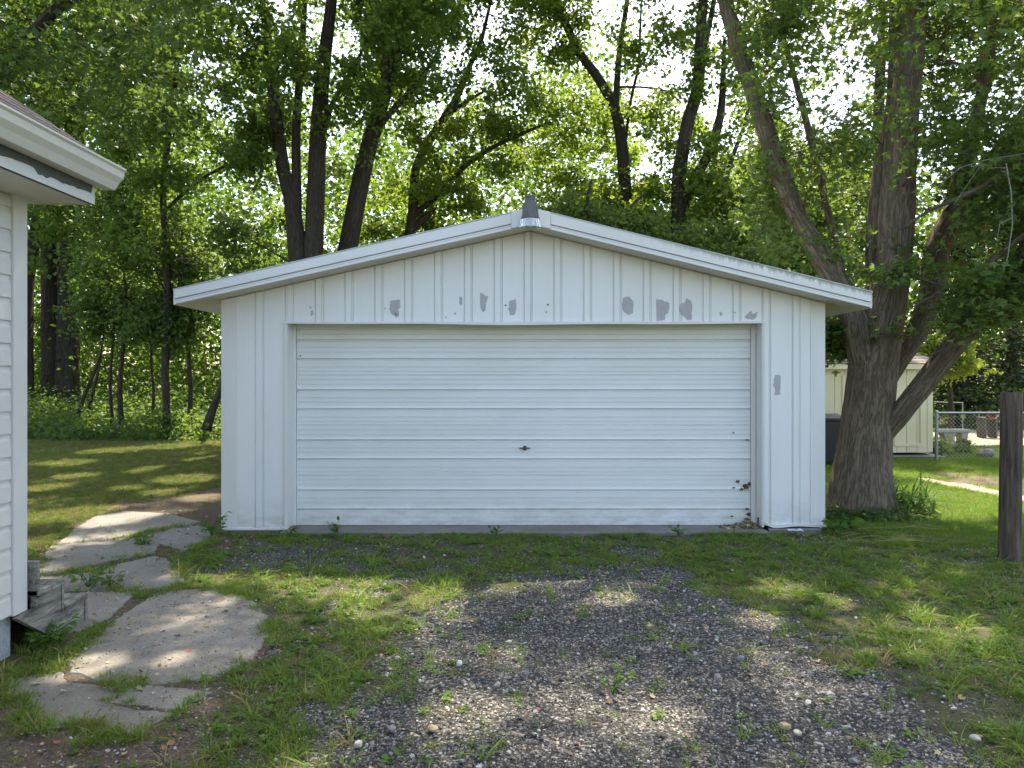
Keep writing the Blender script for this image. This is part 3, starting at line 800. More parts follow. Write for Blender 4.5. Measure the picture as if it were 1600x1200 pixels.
# wooden steps behind the house corner, going down away from the viewer
st = thing('wooden_steps', 'grey weathered wooden steps tucked behind the house corner', 'steps', (-3.2, 4.55, 0))
SX = -2.79
def sp(o): return put(o, st)
for z, y0, y1 in ((.51, 4.302, 4.33), (.343, 4.315, 4.575), (.178, 4.585, 4.825)):
    if z < .5:
        for k in range(2):
            w = (y1-y0)/2; sp(MB().box(-3.65, SX+.012, y0+k*w+.003, y0+(k+1)*w-.003, z-.035, z).build('tread', M['step_wood'], bevel=.004))
for z0, z1, y in ((.31, .515, 4.318), (.145, .307, 4.556), (-.03, .142, 4.806)):
    sp(MB().box(-3.62, SX+.006, y, y+.022, z0, z1).build('riser', M['step_wood'], bevel=.003))
sp(MB().prism([(4.15, .232), (4.46, .02), (4.80, -.03), (4.80, .14), (4.553, .14), (4.553, .305), (4.316, .305), (4.316, .238)], 'x', SX-.035, SX).build('stringer', M['step_wood'], bevel=.003))
sp(MB().prism([(4.34, .02), (4.80, -.03), (4.80, .14), (4.553, .14), (4.553, .305), (4.34, .305)], 'x', -3.6, -3.565).build('stringer', M['step_wood']))

# ------------------------------------------------------------------ shed, bins, fence, bench on the right
shed = thing('shed', 'cream painted shed with a brown shingled roof behind the maple', 'shed', (6.5, 16, 0))
def shp(o): return put(o, shed)
SY, SX0, SX1 = 14.55, 4.55, 8.32
shp(MB().box(SX0, SX1-.02, SY+.02, SY+3.2, .09, 1.78).build('wall', M['shed_paint']))
k = 0; x = SX0
while x < SX1-.02:
    x1 = min(x+.203, SX1)
    shp(MB().box(x+.004, x1-.004, SY-.006+random.uniform(-.002, .002), SY+.022, .10+random.uniform(-.01, .01), 1.765).build('wall_board', M['shed_paint'], bevel=.002)); x = x1
for y in np.arange(SY+.02, SY+3.1, .203):
    shp(MB().box(SX1-.022, SX1+.006, y+.004, y+.199, .10, 1.765).build('wall_board', M['shed_paint']))
for (a, b, z0, z1) in ((6.52, 7.02, .22, 1.62), (7.55, 8.12, .22, 1.62)):
    fr = MB()
    fr.box(a, a+.06, SY-.026, SY-.007, z0, z1); fr.box(b-.06, b, SY-.026, SY-.007, z0, z1)
    fr.box(a+.06, b-.06, SY-.025, SY-.007, z0, z0+.06); fr.box(a+.06, b-.06, SY-.025, SY-.007, z1-.06, z1)
    shp(fr.build('door_frame', M['shed_paint']))
shp(MB().box(SX0-.1, SX1+.1, SY-.16, SY-.13, 1.74, 1.85).build('fascia', M['shed_paint']))
for k in range(14):
    y0 = SY-.17+k*.14; z0 = 1.845+k*.14*.24
    shp(MB().prism([(y0, z0), (y0, z0+.015), (y0+.17, z0+.17*.24+.004), (y0+.17, z0+.17*.24-.008)], 'x', SX0-.12, SX1+.12).build('shingle_course', M['shingle']))
shp(MB().prism([(SY+.0, 1.70), (SY+1.75, 2.22), (SY+3.3, 1.75)], 'x', SX0+.02, SX1-.03).build('gable_wall', M['shed_paint']))
shp(MB().prism([(SY+1.75, 2.27), (SY+3.4, 1.78), (SY+3.4, 1.81), (SY+1.75, 2.31)], 'x', SX0-.12, SX1+.12).build('roof_slope', M['shingle']))
shp(MB().box(SX0-.05, SX1+.12, SY-.25, SY+3.3, -.1, .045).build('slab', M['concrete'], bevel=.01))

def trash_bin(x, y, h, w, mat, label):
    t = thing('trash_bin', label, 'trash bin', (x, y, 0), 'wheeled bins beside the cream shed')
    b = MB(); b0, b1 = w*.40, w*.5
    vs = [(-b0, -b0, .06), (b0, -b0, .06), (b0, b0, .06), (-b0, b0, .06), (-b1, -b1, h-.09), (b1, -b1, h-.09), (b1, b1, h-.09), (-b1, b1, h-.09)]
    b.add(vs, [(3, 2, 1, 0), (4, 5, 6, 7), (0, 1, 5, 4), (1, 2, 6, 5), (2, 3, 7, 6), (3, 0, 4, 7)])
    b.build('body', mat, t, bevel=.02)
    MB().box(-b1-.025, b1+.025, -b1-.03, b1+.02, h-.09, h-.055).build('rim', mat, t, bevel=.01)
    MB().prism([(-b1-.03, h-.052), (b1+.02, h-.052), (b1+.02, h), (-.05, h+.03), (-b1+.02, h-.01)], 'x', -b1-.02, b1+.02).build('lid', mat, t, bevel=.01)
    MB().tube([(-b1+.04, b1+.05, h-.06), (b1-.04, b1+.05, h-.06)], [.015, .015], 8).build('handle', mat, t)
    for s in (-1, 1):
        o = MB().lathe([(.04, -.025), (.11, -.025), (.115, 0), (.11, .025), (.04, .025)], (0, 0, 0), 18).build('wheel', M['rubber'], t)
        o.rotation_euler = (0, R(90), 0); o.location = (s*(b0+.03), b0, .115)
    return t
trash_bin(5.60, 13.35, .90, .54, M['plastic_dark'], 'dark grey lidded wheeled bin nearest the garage wall')
trash_bin(6.16, 13.75, .84, .54, M['plastic_black'], 'black wheeled bin between the grey bin and the maple trunk')

FY = 13.94
fence = thing('chain_link_fence', 'low galvanised chain link fence running right from the shed', 'fence', (8.04, FY, 0))
def fp(o): return put(o, fence)
for k in range(4):
    x = 8.04+k*2.95; fp(MB().lathe([(.031, 0), (.031, .93), (.036, .935), (.036, .96), (.018, .975)], (x, FY, -.02), 12).build('fence_post', M['galv'], smooth=True))
fp(MB().tube([(8.04, FY, .905), (16.9, FY, .905)], [.021, .021], 8).build('top_rail', M['galv'], smooth=True))
# chain link: zigzag wires, joined into one fabric
lk = MB(); cell = .075
for k in range(int(8.8/cell)):
    x0 = 8.08+k*cell
    pts = []
    for j in range(int(.85/(cell/2))+1):
        pts.append((x0+(cell*.5 if j % 2 else 0)*1.0, FY-.022+(.004 if j % 2 else -.004), .04+j*cell/2))
    lk.tube(pts, [.0035]*len(pts), 3, cap=False)
    pts2 = [(x0+cell-(cell*.5 if j % 2 else 0), FY-.022+(-.004 if j % 2 else .004), .04+j*cell/2) for j in range(int(.85/(cell/2))+1)]
    lk.tube(pts2, [.0035]*len(pts2), 3, cap=False)
fp(lk.build('wire_mesh', M['galv'], kind='stuff'))
bench = thing('stone_bench', 'small pale stone bench just behind the chain link fence', 'bench', (10.3, 17.2, 0))
for q, o in enumerate((MB().box(9.78, 10.62, 17.0, 17.35, .30, .37).build('seat', M['pale_stone'], bevel=.012),
          MB().prism([(10.02, 0), (10.30, 0), (10.24, .12), (10.30, .298), (10.0, .298), (10.07, .12)], 'y', 17.05, 17.3).build('leg', M['pale_stone']),
          MB().prism([(10.40, 0), (10.58, 0), (10.54, .12), (10.58, .298), (10.40, .298), (10.44, .12)], 'y', 17.05, 17.3).build('leg', M['pale_stone']))): put(o, bench)
tr = thing('garden_trellis', 'thin wire frame on a pole beyond the fence', 'trellis', P(1504, 672, 20))
tp = P(1504, 672, 20)
put(MB().tube([(tp.x, 20, 0), (tp.x, 20, CAM_Z-40/F*20)], [.018, .016], 6).build('pole', M['galv']), tr)
put(MB().tube([(tp.x, 20, CAM_Z-41/F*20), (tp.x-.75, 20.05, CAM_Z-40/F*20)], [.008, .008], 5).build('rail', M['galv']), tr)
tb = P(1545, 672, 19.2)
tub = thing('rusty_tub', 'rusty reddish tub lying tilted beyond the chain link fence', 'tub', (tb.x, 19.2, 0))
o = MB().lathe([(.03, 0), (.08, .0), (.12, .13), (.13, .133), (.127, .145), (.118, .142), (.075, .015), (.03, .015)], (0, 0, 0), 18).build('tub_body', M['red'], tub, True); o.rotation_euler = (R(50), R(15), 0); o.location = (0, 0, .52)
MB().box(-.16, -.12, -.1, .25, 0, .52).build('stand', M['bare_wood'], tub); MB().box(.12, .16, -.1, .25, 0, .52).build('stand', M['bare_wood'], tub)
MB().box(-.2, .2, .0, .25, .5, .53).build('shelf', M['bare_wood'], tub)

# round weathered post
pz = G(1578, 874)
post = thing('wooden_post', 'thick weathered round wooden post standing in the grass', 'post', (pz[0], pz[1]-.02, 0))
def pdisp(i, L, ang, r):
    return np.array([1+.05*mnoise.noise(Vector((math.cos(a)*4, math.sin(a)*4, L*.5)))+.03*(-abs(mnoise.noise(Vector((math.cos(a)*9, math.sin(a)*9, L*1.1))))) for a in ang])
zz = np.linspace(-.15, 1.462, 40)
put(MB().tube([(pz[0]-.006+.012*(z-.7), pz[1]-.02, z) for z in zz], [.087-.002*z for z in zz], 64, pdisp).build('shaft', M['post_wood'], smooth=True), post)

# ------------------------------------------------------------------ leaves and trees
LEAF_KITE = (np.array([(0, 0, 0), (.46, .42, .10), (0, 1, -.06), (-.46, .42, .10)]), np.array([(0, 1, 2), (0, 2, 3)]))
LEAF_LOBED = (np.array([(0, .30, 0), (0, 0, 0), (.60, .46, .05), (.17, .52, .01), (0, 1.05, -.08), (-.17, .52, .01), (-.60, .46, .05)]),
              np.array([(0, i, i+1) for i in range(1, 6)]+[(0, 6, 1)]))
LEAF_FIVE = (np.array([(0, .38, 0), (0, 0, 0), (.42, .12, .05), (.30, .36, .03), (.58, .62, .0), (.20, .66, .02), (0, 1.02, -.08),
                        (-.20, .66, .02), (-.58, .62, .0), (-.30, .36, .03), (-.42, .12, .05)]),
              np.array([(0, i, i+1) for i in range(1, 10)]+[(0, 10, 1)]))
LEAF_OVAL = (np.array([(0, 0, 0), (.26, .30, .05), (.22, .68, .03), (0, 1, -.05), (-.22, .68, .03), (-.26, .30, .05)]), np.array([(0, 1, 2), (0, 2, 3), (0, 3, 4), (0, 4, 5)]))
def leaf_mesh(name, pos, size, tmpl, tilt=.55, droop=-.35, r=None, yaw=None):
    r = r or rng; n = len(pos); T, Fc = tmpl
    yaw = r.uniform(0, 2*math.pi, n) if yaw is None else yaw
    pit = r.normal(droop, tilt, n); rol = r.normal(0, tilt, n)
    cy_, sy_ = np.cos(yaw), np.sin(yaw); cp, sp_ = np.cos(pit), np.sin(pit); cr, sr = np.cos(rol), np.sin(rol)
    # R = Rz(yaw) Rx(pit) Ry(rol)
    Rm = np.empty((n, 3, 3))
    Rm[:, 0, 0] = cy_*cr-sy_*sp_*sr; Rm[:, 0, 1] = -sy_*cp; Rm[:, 0, 2] = cy_*sr+sy_*sp_*cr
    Rm[:, 1, 0] = sy_*cr+cy_*sp_*sr; Rm[:, 1, 1] = cy_*cp; Rm[:, 1, 2] = sy_*sr-cy_*sp_*cr
    Rm[:, 2, 0] = -cp*sr; Rm[:, 2, 1] = sp_; Rm[:, 2, 2] = cp*cr
    s = size*r.uniform(.65, 1.25, n)
    V = pos[:, None, :]+np.einsum('nij,kj->nki', Rm, T)*s[:, None, None]
    k = len(T); Fx = (Fc[None]+(np.arange(n)*k)[:, None, None]).reshape(-1, 3)
    return np_mesh(name, V.reshape(-1, 3), Fx, 3, {'vary': np.repeat(r.random(n), k)})

def in_lobes(lobes, n, r, bias=.45):
    w = np.array([l[1][0]*l[1][1]*l[1][2]*(l[2] if len(l) > 2 else 1) for l in lobes]); w = w/w.sum()
    ids = r.choice(len(lobes), n, p=w); d = r.normal(size=(n, 3)); d /= np.linalg.norm(d, axis=1)[:, None]
    q = r.random(n)**bias
    c = np.array([l[0] for l in lobes])[ids]; e = np.array([l[1] for l in lobes])[ids]
    return c+d*q[:, None]*e

# openings in the crowns: the sun reaches the ground through these
OPEN = [(720, 1112, .30), (1020, 1118, .24), (1225, 920, .34), (270, 1032, .16), (130, 1045, .30), (690, 930, .30), (965, 935, .26), (1305, 938, .2), (1185, 962, .22),
        (1445, 962, .2), (1530, 985, .2), (580, 960, .2), (165, 815, .36), (215, 806, .30), (90, 806, .5), (150, 795, .35), (290, 748, .55), (230, 733, .5), (110, 722, .5),
        (172, 704, .7), (262, 698, .7), (325, 716, .5), (312, 776, .35), (66, 762, .4), (200, 762, .3), (120, 742, .4), (250, 770, .3), (1450, 768, .6), (1500, 786, .4), (1540, 832, .28), (1490, 806, .3), (1420, 742, .5)]
OPEN_XY = np.array([G(p[0], p[1]) for p in OPEN]); OPEN_R = np.array([p[2]*(.72 if p[1] > 880 else .95) for p in OPEN])
def opened(lv):
    # slide every point down the sun's direction to the ground, then compare there
    d = np.array(sun_dir); q = lv[:, :2]-lv[:, 2:3]*d[:2]/d[2]
    v = q[:, None, :]-OPEN_XY[None]; u = d[:2]/np.linalg.norm(d[:2])
    a = v@u*d[2]; b = v[..., 0]*u[1]-v[..., 1]*u[0]
    k = (.8+.4*vnoise3(lv*3.0, 4))[:, None] if len(lv) > 50 else 1.0
    return ~(np.hypot(a, b) < OPEN_R[None]*k).any(1)
def grow(limbs, lobes, nbr, twigs, per, r, spread=.16, twig_len=.7, keep=None, gap=0):
    """branches from the limbs to points inside the crown's lobes, twigs on the branches, leaves along the twigs"""
    pool = []
    for pts, rad in limbs:
        for p, q in zip(pts[len(pts)//4:], rad[len(pts)//4:]): pool.append((p[0], p[1], p[2], q))
    pool = np.array(pool); base_n = len(pool)
    tips = in_lobes(lobes, nbr, r)
    if keep is not None: tips = tips[keep(tips)]
    sub = pool[::max(1, base_n//150), :3]
    tips = tips[np.argsort(np.min(np.linalg.norm(tips[:, None]-sub[None], axis=2), axis=1))]
    grown = np.zeros((base_n+4*len(tips), 4)); grown[:base_n] = pool; n_pool = base_n
    br = []; L = []
    for t in tips:
        pool = grown[:n_pool]
        d = np.linalg.norm(pool[:, :3]-t, axis=1)
        sc = d+np.maximum(0, pool[:, 2]-t[2]+.15*d)*1.6+r.random(len(pool))*.8
        k = int(np.argmin(sc)); a = pool[k, :3]; ln = d[k]
        if ln < .15: continue
        mid = a+(t-a)*.5+np.array([r.normal(0, .08)*ln, r.normal(0, .08)*ln, .06*ln+r.normal(0, .06)*ln])
        u = np.linspace(0, 1, 6)[:, None]
        c = (1-u)**2*a+2*u*(1-u)*mid+u*u*t
        r0 = min(pool[k, 3]*.75, .005+.010*ln); rr = np.linspace(r0, .0035, 6)
        if opened(c).all(): br.append((c, rr))
        for q in (2, 4):
            grown[n_pool] = (*c[q], rr[q]); n_pool += 1
        dirn = (t-a)/ln
        for q in range(twigs):
            s = 1-.62*r.random()**1.4
            base = (1-s)**2*a+2*s*(1-s)*mid+s*s*t
            td = dirn*.6+r.normal(0, .75, 3)*np.array([1, 1, .5]); td /= np.linalg.norm(td)
            tl = twig_len*r.uniform(.5, 1.2)*min(1, .4+ln*.35)
            m = max(3, int(per*r.uniform(.6, 1.4))); w = r.random(m)**.7
            pp = base+td*tl*w[:, None]+r.normal(0, spread, (m, 3))*np.array([1, 1, .6]); pp[:, 2] -= .10*tl*w*w
            L.append(pp)
            if q % 2 == 0: br.append((np.array([base, base+td*tl*.5, base+td*tl-np.array([0, 0, .06*tl])]), np.array([.005, .004, .002])))
    lv = np.concatenate(L)
    if gap:
        k = .75*vnoise3(lv*np.array([.58, .58, .7])+17.3, nbr)+.25*vnoise3(lv*2.1+5.1, nbr+1)
        lv = lv[k > gap]
    lv = lv[opened(lv)]
    return br, lv

def branch_mesh(name, br, n=4):
    Vs, Qs, Bs = [], [], []; b = 0
    for pts, rad in br:
        V, Q_, B = tube_arrays([tuple(p) for p in pts], list(rad), n)
        Vs.append(V); Qs.append(Q_+b); Bs.append(B); b += len(V)
    return np_mesh(name, np.concatenate(Vs), np.concatenate(Qs), 4, None, ('bark', np.concatenate(Bs)))

def tree(name, label, cat, base, limbs, lobes, nbr, twigs, per, leaf, mat, tmpl, seed, bark='bark_far', group=None, sides=10, disp=None,
         spread=.16, twig_len=.7, keep=None, droop=-.35, limb_names=None, step=.35, gap=0):
    r = np.random.default_rng(seed)
    t = thing(name, label, cat, base, group)
    rl = [resample(p, q, step) for p, q in limbs]
    tm = MB()
    for i, (p, q) in enumerate(rl):
        if i == 0 or limb_names is None: tm.tube(p, q, sides, disp)
    put(tm.build('trunk', M[bark], smooth=True, sharp=0), t)
    if limb_names:
        for p, q in rl[1:]: put(MB().tube(p, q, sides, disp).build('limb', M[bark], smooth=True, sharp=0), t)
    br, lv = grow(rl, lobes, nbr, twigs, per, r, spread, twig_len, keep, gap)
    put(link('branches', branch_mesh('branches', br), M[bark], None, True), t)['kind'] = 'stuff'
    o = put(link('crown', leaf_mesh('crown', lv, leaf, tmpl, .6, droop, r), M[mat]), t); o['kind'] = 'stuff'
    return t, len(lv)

def px_limb(Y, pts, w, dY=0.0):
    """a limb through picture points at depth Y (dY: how far it drifts in depth along its length); w in metres"""
    n = len(pts); return ([P(x, y, Y+dY*i/(n-1)) for i, (x, y) in enumerate(pts)], w)
leaves = 0
# the big maple beside the garage
def ridge(i, L, ang, r):
    out = []
    for a in ang:
        c, s = math.cos(a), math.sin(a)
        v = Vector((c*r*7+3, s*r*7, L*1.1))
        f = 1-abs(mnoise.noise(Vector((c*r*22, s*r*22, L*2.3))))*.055/max(r, .12)*.35
        out.append(f+.05*mnoise.noise(v*.35)+(.16*max(0, mnoise.noise(Vector((c*1.6, s*1.6, 2.))))*math.exp(-L*3.0) if r > .25 else 0))
    return np.array(out)
MY = 8.72
m_limbs = [
 ([P(1346, 812, MY), P(1346, 790, MY), P(1348, 740, MY), P(1352, 690, MY), P(1358, 630, MY), P(1366, 560, MY), P(1378, 500, MY), P(1395, 420, MY+.05), P(1402, 330, MY+.1), P(1410, 200, MY+.2), P(1428, 40, MY+.4), P(1440, -150, MY+.5), P(1450, -420, MY+.6)],
  [.47, .41, .335, .30, .285, .275, .25, .205, .20, .18, .15, .11, .05]),
 ([P(1360, 600, MY-.02), P(1346, 545, MY-.05), P(1338, 500, MY), P(1318, 460, MY+.15), P(1285, 405, MY+.35), P(1245, 335, MY+.6), P(1212, 250, MY+.8), P(1180, 150, MY+.9), P(1150, 60, MY+1.), P(1128, -20, MY+1.1), P(1100, -160, MY+1.2), P(1050, -330, MY+1.2)],
  [.16, .17, .165, .15, .135, .12, .12, .115, .105, .095, .07, .03]),
 ([P(1364, 700, MY-.02), P(1388, 668, MY-.1), P(1412, 640, MY-.2), P(1450, 592, MY-.3), P(1490, 540, MY-.4), P(1540, 478, MY-.5), P(1600, 400, MY-.6), P(1680, 300, MY-.7), P(1760, 180, MY-.7)],
  [.10, .125, .125, .125, .13, .13, .11, .08, .04]),
 ([P(1378, 610, MY+.05), P(1402, 568, MY+.15), P(1432, 520, MY+.3), P(1455, 460, MY+.4), P(1465, 390, MY+.45), P(1500, 325, MY+.5), P(1548, 262, MY+.6), P(1610, 170, MY+.6), P(1680, 40, MY+.6)],
  [.10, .115, .13, .15, .16, .16, .13, .10, .05]),
 ([P(1372, 540, MY+.18), P(1376, 470, MY+.30), P(1372, 380, MY+.38), P(1380, 280, MY+.5), P(1400, 160, MY+.7), P(1400, 0, MY+1.0), P(1380, -200, MY+1.4)],
  [.15, .16, .15, .14, .12, .09, .04]),
 ([P(1470, 395, MY+.45), P(1510, 240, MY+.8), P(1540, 120, MY+1.0), P(1560, -50, MY+1.2)], [.10, .09, .075, .04]),
 ([P(1330, 490, MY+.2), P(1270, 230, MY+1.4), P(1225, 60, MY+1.8)], [.05, .05, .03]),
]
def mkeep(t):
    # the crown stays clear of the garage roof and of the view on the leaning stems behind it
    px = 800+t[:, 0]*F/t[:, 1]; py = 588-(t[:, 2]-CAM_Z)*F/t[:, 1]
    vis = (py > -30)
    ok = ~(vis & (px < 1165)) & ~(vis & (py > 300) & (px < 1400) & (t[:, 1] < 8.6)) & ~(vis & (py > 520))
    return ok & ~(vis & (px > 1335) & (px < 1445) & (py > 190) & (t[:, 1] < 9.0) & (rng.random(len(t)) < .92)) & ~(vis & (px > 1440) & (px < 1545) & (py > 240) & (t[:, 1] < 9.3) & (rng.random(len(t)) < .45))
maple, n_ = tree('maple_tree', 'massive old maple with ridged bark and forked limbs beside the garage', 'tree', (P(1346, 800, MY).x, MY, 0), m_limbs,
     [((4.6, 9.4, 5.2), (2.6, 1.6, 2.6)), ((5.9, 7.8, 3.9), (1.6, 1.2, 1.5), .9), ((6.0, 8.2, 5.2), (2.4, 1.8, 2.0)), ((3.6, 8.2, 10.2), (5.0, 3.4, 2.2), .5), ((-.6, 8.8, 11.4), (3.8, 3.2, 1.8), .9), ((1.6, 11.4, 11.8), (2.8, 1.8, 1.4), .9), ((-1.5, 9.2, 10.4), (2.3, 2.0, 1.3), 2.8), ((6.7, 10.6, 6.4), (1.5, 1.0, 1.5), 1.4), ((5.8, 9.0, 8.4), (3.6, 3.2, 2.4), .6), ((3.75, 10.6, 5.6), (1.3, 1.0, 1.9), 1.3)],  # lobes high over the drive and path are out of frame, added for shade
     1640, 9, 12, .088, 'leaf_maple', LEAF_LOBED, 21, 'bark', None, 40, ridge, .15, .65, mkeep, -.35, True, .06, .43)
leaves += n_
# low sprays of maple leaves that hang in front of the trunk
r5 = np.random.default_rng(77)
mt = thing('maple_branch', 'low leafy maple branch hanging across the upper right of the trunk', 'branch', (5.4, 7.4, 3.))
bl = [resample([P(1640, 330, 8.1), P(1560, 400, 7.9), P(1480, 450, 7.8), P(1425, 480, 7.75)], [.04, .03, .02, .008], .2),
      resample([P(1640, 330, 8.1), P(1590, 470, 7.8), P(1530, 520, 7.7), P(1450, 555, 7.65)], [.04, .025, .018, .006], .2),
      resample([P(1600, 250, 8.0), P(1520, 300, 7.9), P(1450, 330, 7.9), P(1390, 370, 8.0)], [.03, .025, .018, .006], .2)]
br, lv = grow(bl, [((5.5, 7.7, 2.62), (1.05, .5, .35)), ((4.75, 7.7, 2.35), (.55, .4, .28)), ((5.7, 7.9, 3.4), (.9, .5, .6)), ((4.1, 8.1, 2.75), (.35, .25, .25), 1.5), ((4.0, 9.0, 2.08), (.26, .3, .26), 9.)], 205, 6, 9, r5, .09, .38)
bm_ = MB()
for p, q in bl: bm_.tube(p, q, 8)
put(bm_.build('stem', M['bark'], smooth=True), mt)
put(link('twigs', branch_mesh('twigs', br), M['bark']), mt)['kind'] = 'stuff'
put(link('foliage', leaf_mesh('foliage', lv, .085, LEAF_LOBED, .45, -.3, r5), M['leaf_maple']), mt)['kind'] = 'stuff'
leaves += len(lv)

# overhanging maple on the left, trunk hidden by the house
lm = [([Vector((-8.2, 10.5, -.1)), Vector((-8.1, 10.4, 2)), Vector((-7.8, 10.2, 5)), Vector((-7.2, 9.8, 9)), Vector((-7, 9.6, 13))], [.32, .27, .22, .15, .05]),
      ([Vector((-7.9, 10.3, 3.6)), Vector((-6.6, 9.4, 5.2)), Vector((-5.2, 8.6, 6.0)), Vector((-3.6, 8.0, 6.2))], [.12, .09, .06, .02]),
      ([Vector((-7.8, 10.2, 5.0)), Vector((-6.2, 8.8, 7.5)), Vector((-4.2, 7.4, 8.8)), Vector((-2.4, 6.2, 9.2))], [.12, .09, .06, .02])]
def lkeep(t):
    px = 800+t[:, 0]*F/t[:, 1]; py = 588-(t[:, 2]-CAM_Z)*F/t[:, 1]
    return ~((py > -30) & (px > 300)) & ~((py > 300))
_, n_ = tree('maple_tree', 'broad leaved maple reaching over the house roof from the upper left', 'tree', (-8.2, 10.5, 0), lm,
     [((-6.0, 8.9, 5.4), (1.9, 1.4, 1.5), 1.3), ((-4.6, 8.2, 6.0), (1.4, 1.2, 1.2), 1.2), ((-4.4, 8.2, 9.8), (3.8, 3.2, 2.0), .8), ((-7.6, 10, 8), (3.0, 2.4, 3.5), .5)],
     540, 8, 9, .10, 'leaf_near', LEAF_LOBED, 31, 'bark_far', None, 12, None, .16, .6, lkeep, gap=.37)
leaves += n_

# trees of the wood behind
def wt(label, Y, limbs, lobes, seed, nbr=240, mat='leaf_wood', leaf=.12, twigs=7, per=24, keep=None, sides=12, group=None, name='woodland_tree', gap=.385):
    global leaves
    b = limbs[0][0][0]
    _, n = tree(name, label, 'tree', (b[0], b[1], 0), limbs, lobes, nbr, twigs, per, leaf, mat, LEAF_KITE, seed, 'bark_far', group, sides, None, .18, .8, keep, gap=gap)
    leaves += n
def down(Y, px, w):
    return [P(px, 588+(CAM_Z+.1)*F/Y, Y)]
Y = 18.0
def clearview(boxes, prob=.85, seed=3):
    rr = np.random.default_rng(seed)
    def k(t):
        px = 800+t[:, 0]*F/t[:, 1]; py = 588-(t[:, 2]-CAM_Z)*F/t[:, 1]; ok = np.ones(len(t), bool)
        for x0, y0, x1, y1 in boxes: ok &= ~((px > x0) & (px < x1) & (py > y0) & (py < y1) & (rr.random(len(t)) < prob))
        return ok
    return k
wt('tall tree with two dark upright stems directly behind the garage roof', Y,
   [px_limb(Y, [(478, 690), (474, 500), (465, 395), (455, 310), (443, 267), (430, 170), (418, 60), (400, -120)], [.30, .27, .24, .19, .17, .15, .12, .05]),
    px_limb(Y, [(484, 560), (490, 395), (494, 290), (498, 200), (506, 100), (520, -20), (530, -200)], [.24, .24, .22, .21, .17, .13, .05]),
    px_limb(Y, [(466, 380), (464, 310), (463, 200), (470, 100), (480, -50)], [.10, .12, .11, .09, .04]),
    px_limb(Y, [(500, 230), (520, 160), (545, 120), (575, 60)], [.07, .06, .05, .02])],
   [((-5.4, 17.6, 10.5), (3.6, 2.8, 4.2)), ((-6.4, 18.4, 7.6), (2.6, 2.0, 2.6)), ((-5.4, 15.2, 12.6), (3.4, 2.2, 1.6), .8)], 101, 280, gap=.42,  # last lobe hangs forward above the frame, added to shade the left lawn
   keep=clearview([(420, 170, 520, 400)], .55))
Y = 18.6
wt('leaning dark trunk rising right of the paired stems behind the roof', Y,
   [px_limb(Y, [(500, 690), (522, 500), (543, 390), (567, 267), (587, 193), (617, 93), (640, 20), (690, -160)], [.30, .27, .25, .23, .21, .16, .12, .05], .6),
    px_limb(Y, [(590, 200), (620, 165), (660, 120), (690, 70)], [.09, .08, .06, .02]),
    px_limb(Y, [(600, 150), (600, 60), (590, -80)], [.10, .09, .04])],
   [((-3.2, 18.2, 11.0), (3.0, 2.6, 3.8)), ((-.6, 19.5, 15.5), (3.0, 3.0, 3.0), .5), ((-1.9, 12.8, 11.2), (3.0, 2.6, 1.6), 1.6)], 102, 280, gap=.42, keep=clearview([(525, 190, 615, 400)], .6, 4))  # forward lobe over the garage is unseen, put there to shade the path slabs
Y = 20.5
wt('slender tree whose pale limbs spread right above the left roof slope', Y,
   [px_limb(Y, [(600, 680), (622, 480), (645, 330), (650, 262), (680, 205), (710, 160), (735, 100), (753, 60), (780, -60)], [.18, .16, .14, .12, .12, .11, .08, .06, .02]),
    px_limb(Y, [(640, 340), (690, 300), (723, 262), (770, 230), (817, 208), (860, 190)], [.09, .09, .08, .06, .05, .02]),
    px_limb(Y, [(620, 380), (665, 340), (680, 325)], [.10, .09, .04]),
    px_limb(Y, [(700, 178), (735, 155), (760, 140)], [.06, .05, .02])],
   [((-1.4, 20.5, 9.2), (2.8, 2.2, 2.4)), ((-2.6, 21, 6.2), (2.4, 1.8, 1.6)), ((-.2, 21, 13), (3.2, 2.6, 3.0), .9), ((1.2, 19.5, 17.5), (4.5, 3, 3.6), .7)], 103, 400, 'leaf_bright', keep=clearview([(640, 60, 760, 280)], .4, 5))  # topmost lobe lies above the frame, added to shade the foreground
Y = 21.5
wt('dark V-forked tree standing right behind the roof peak', Y,
   [px_limb(Y, [(985, 670), (982, 450), (976, 285), (972, 230), (966, 190), (957, 160), (930, 115), (905, 82), (885, 40), (862, -5), (830, -120)], [.22, .21, .19, .175, .165, .16, .14, .13, .115, .10, .04]),
    px_limb(Y, [(962, 180), (963, 150), (966, 100), (972, 50), (980, 0), (990, -120)], [.10, .10, .09, .08, .07, .03]),
    px_limb(Y, [(977, 225), (985, 160), (998, 100), (1000, 50), (1004, -30)], [.045, .045, .04, .035, .02]),
    px_limb(Y, [(962, 136), (1000, 136), (1040, 142), (1064, 160)], [.035, .03, .03, .02])],
   [((2.0, 21.4, 12.2), (2.2, 2.0, 2.2), .7), ((2.6, 21.8, 6.3), (2.6, 2.0, 1.5)), ((4.0, 20.5, 17.5), (4.4, 3.2, 3.8), .8), ((2.6, 22.5, 8.6), (2.6, 2., 2.0), 1.)], 104, 430, 'leaf_bright', gap=.345,  # unseen lobe near the treetop added to thicken the foreground shade
   keep=clearview([(880, 0, 1000, 290), (1030, 40, 1080, 130)], .38, 6))
Y = 19.5
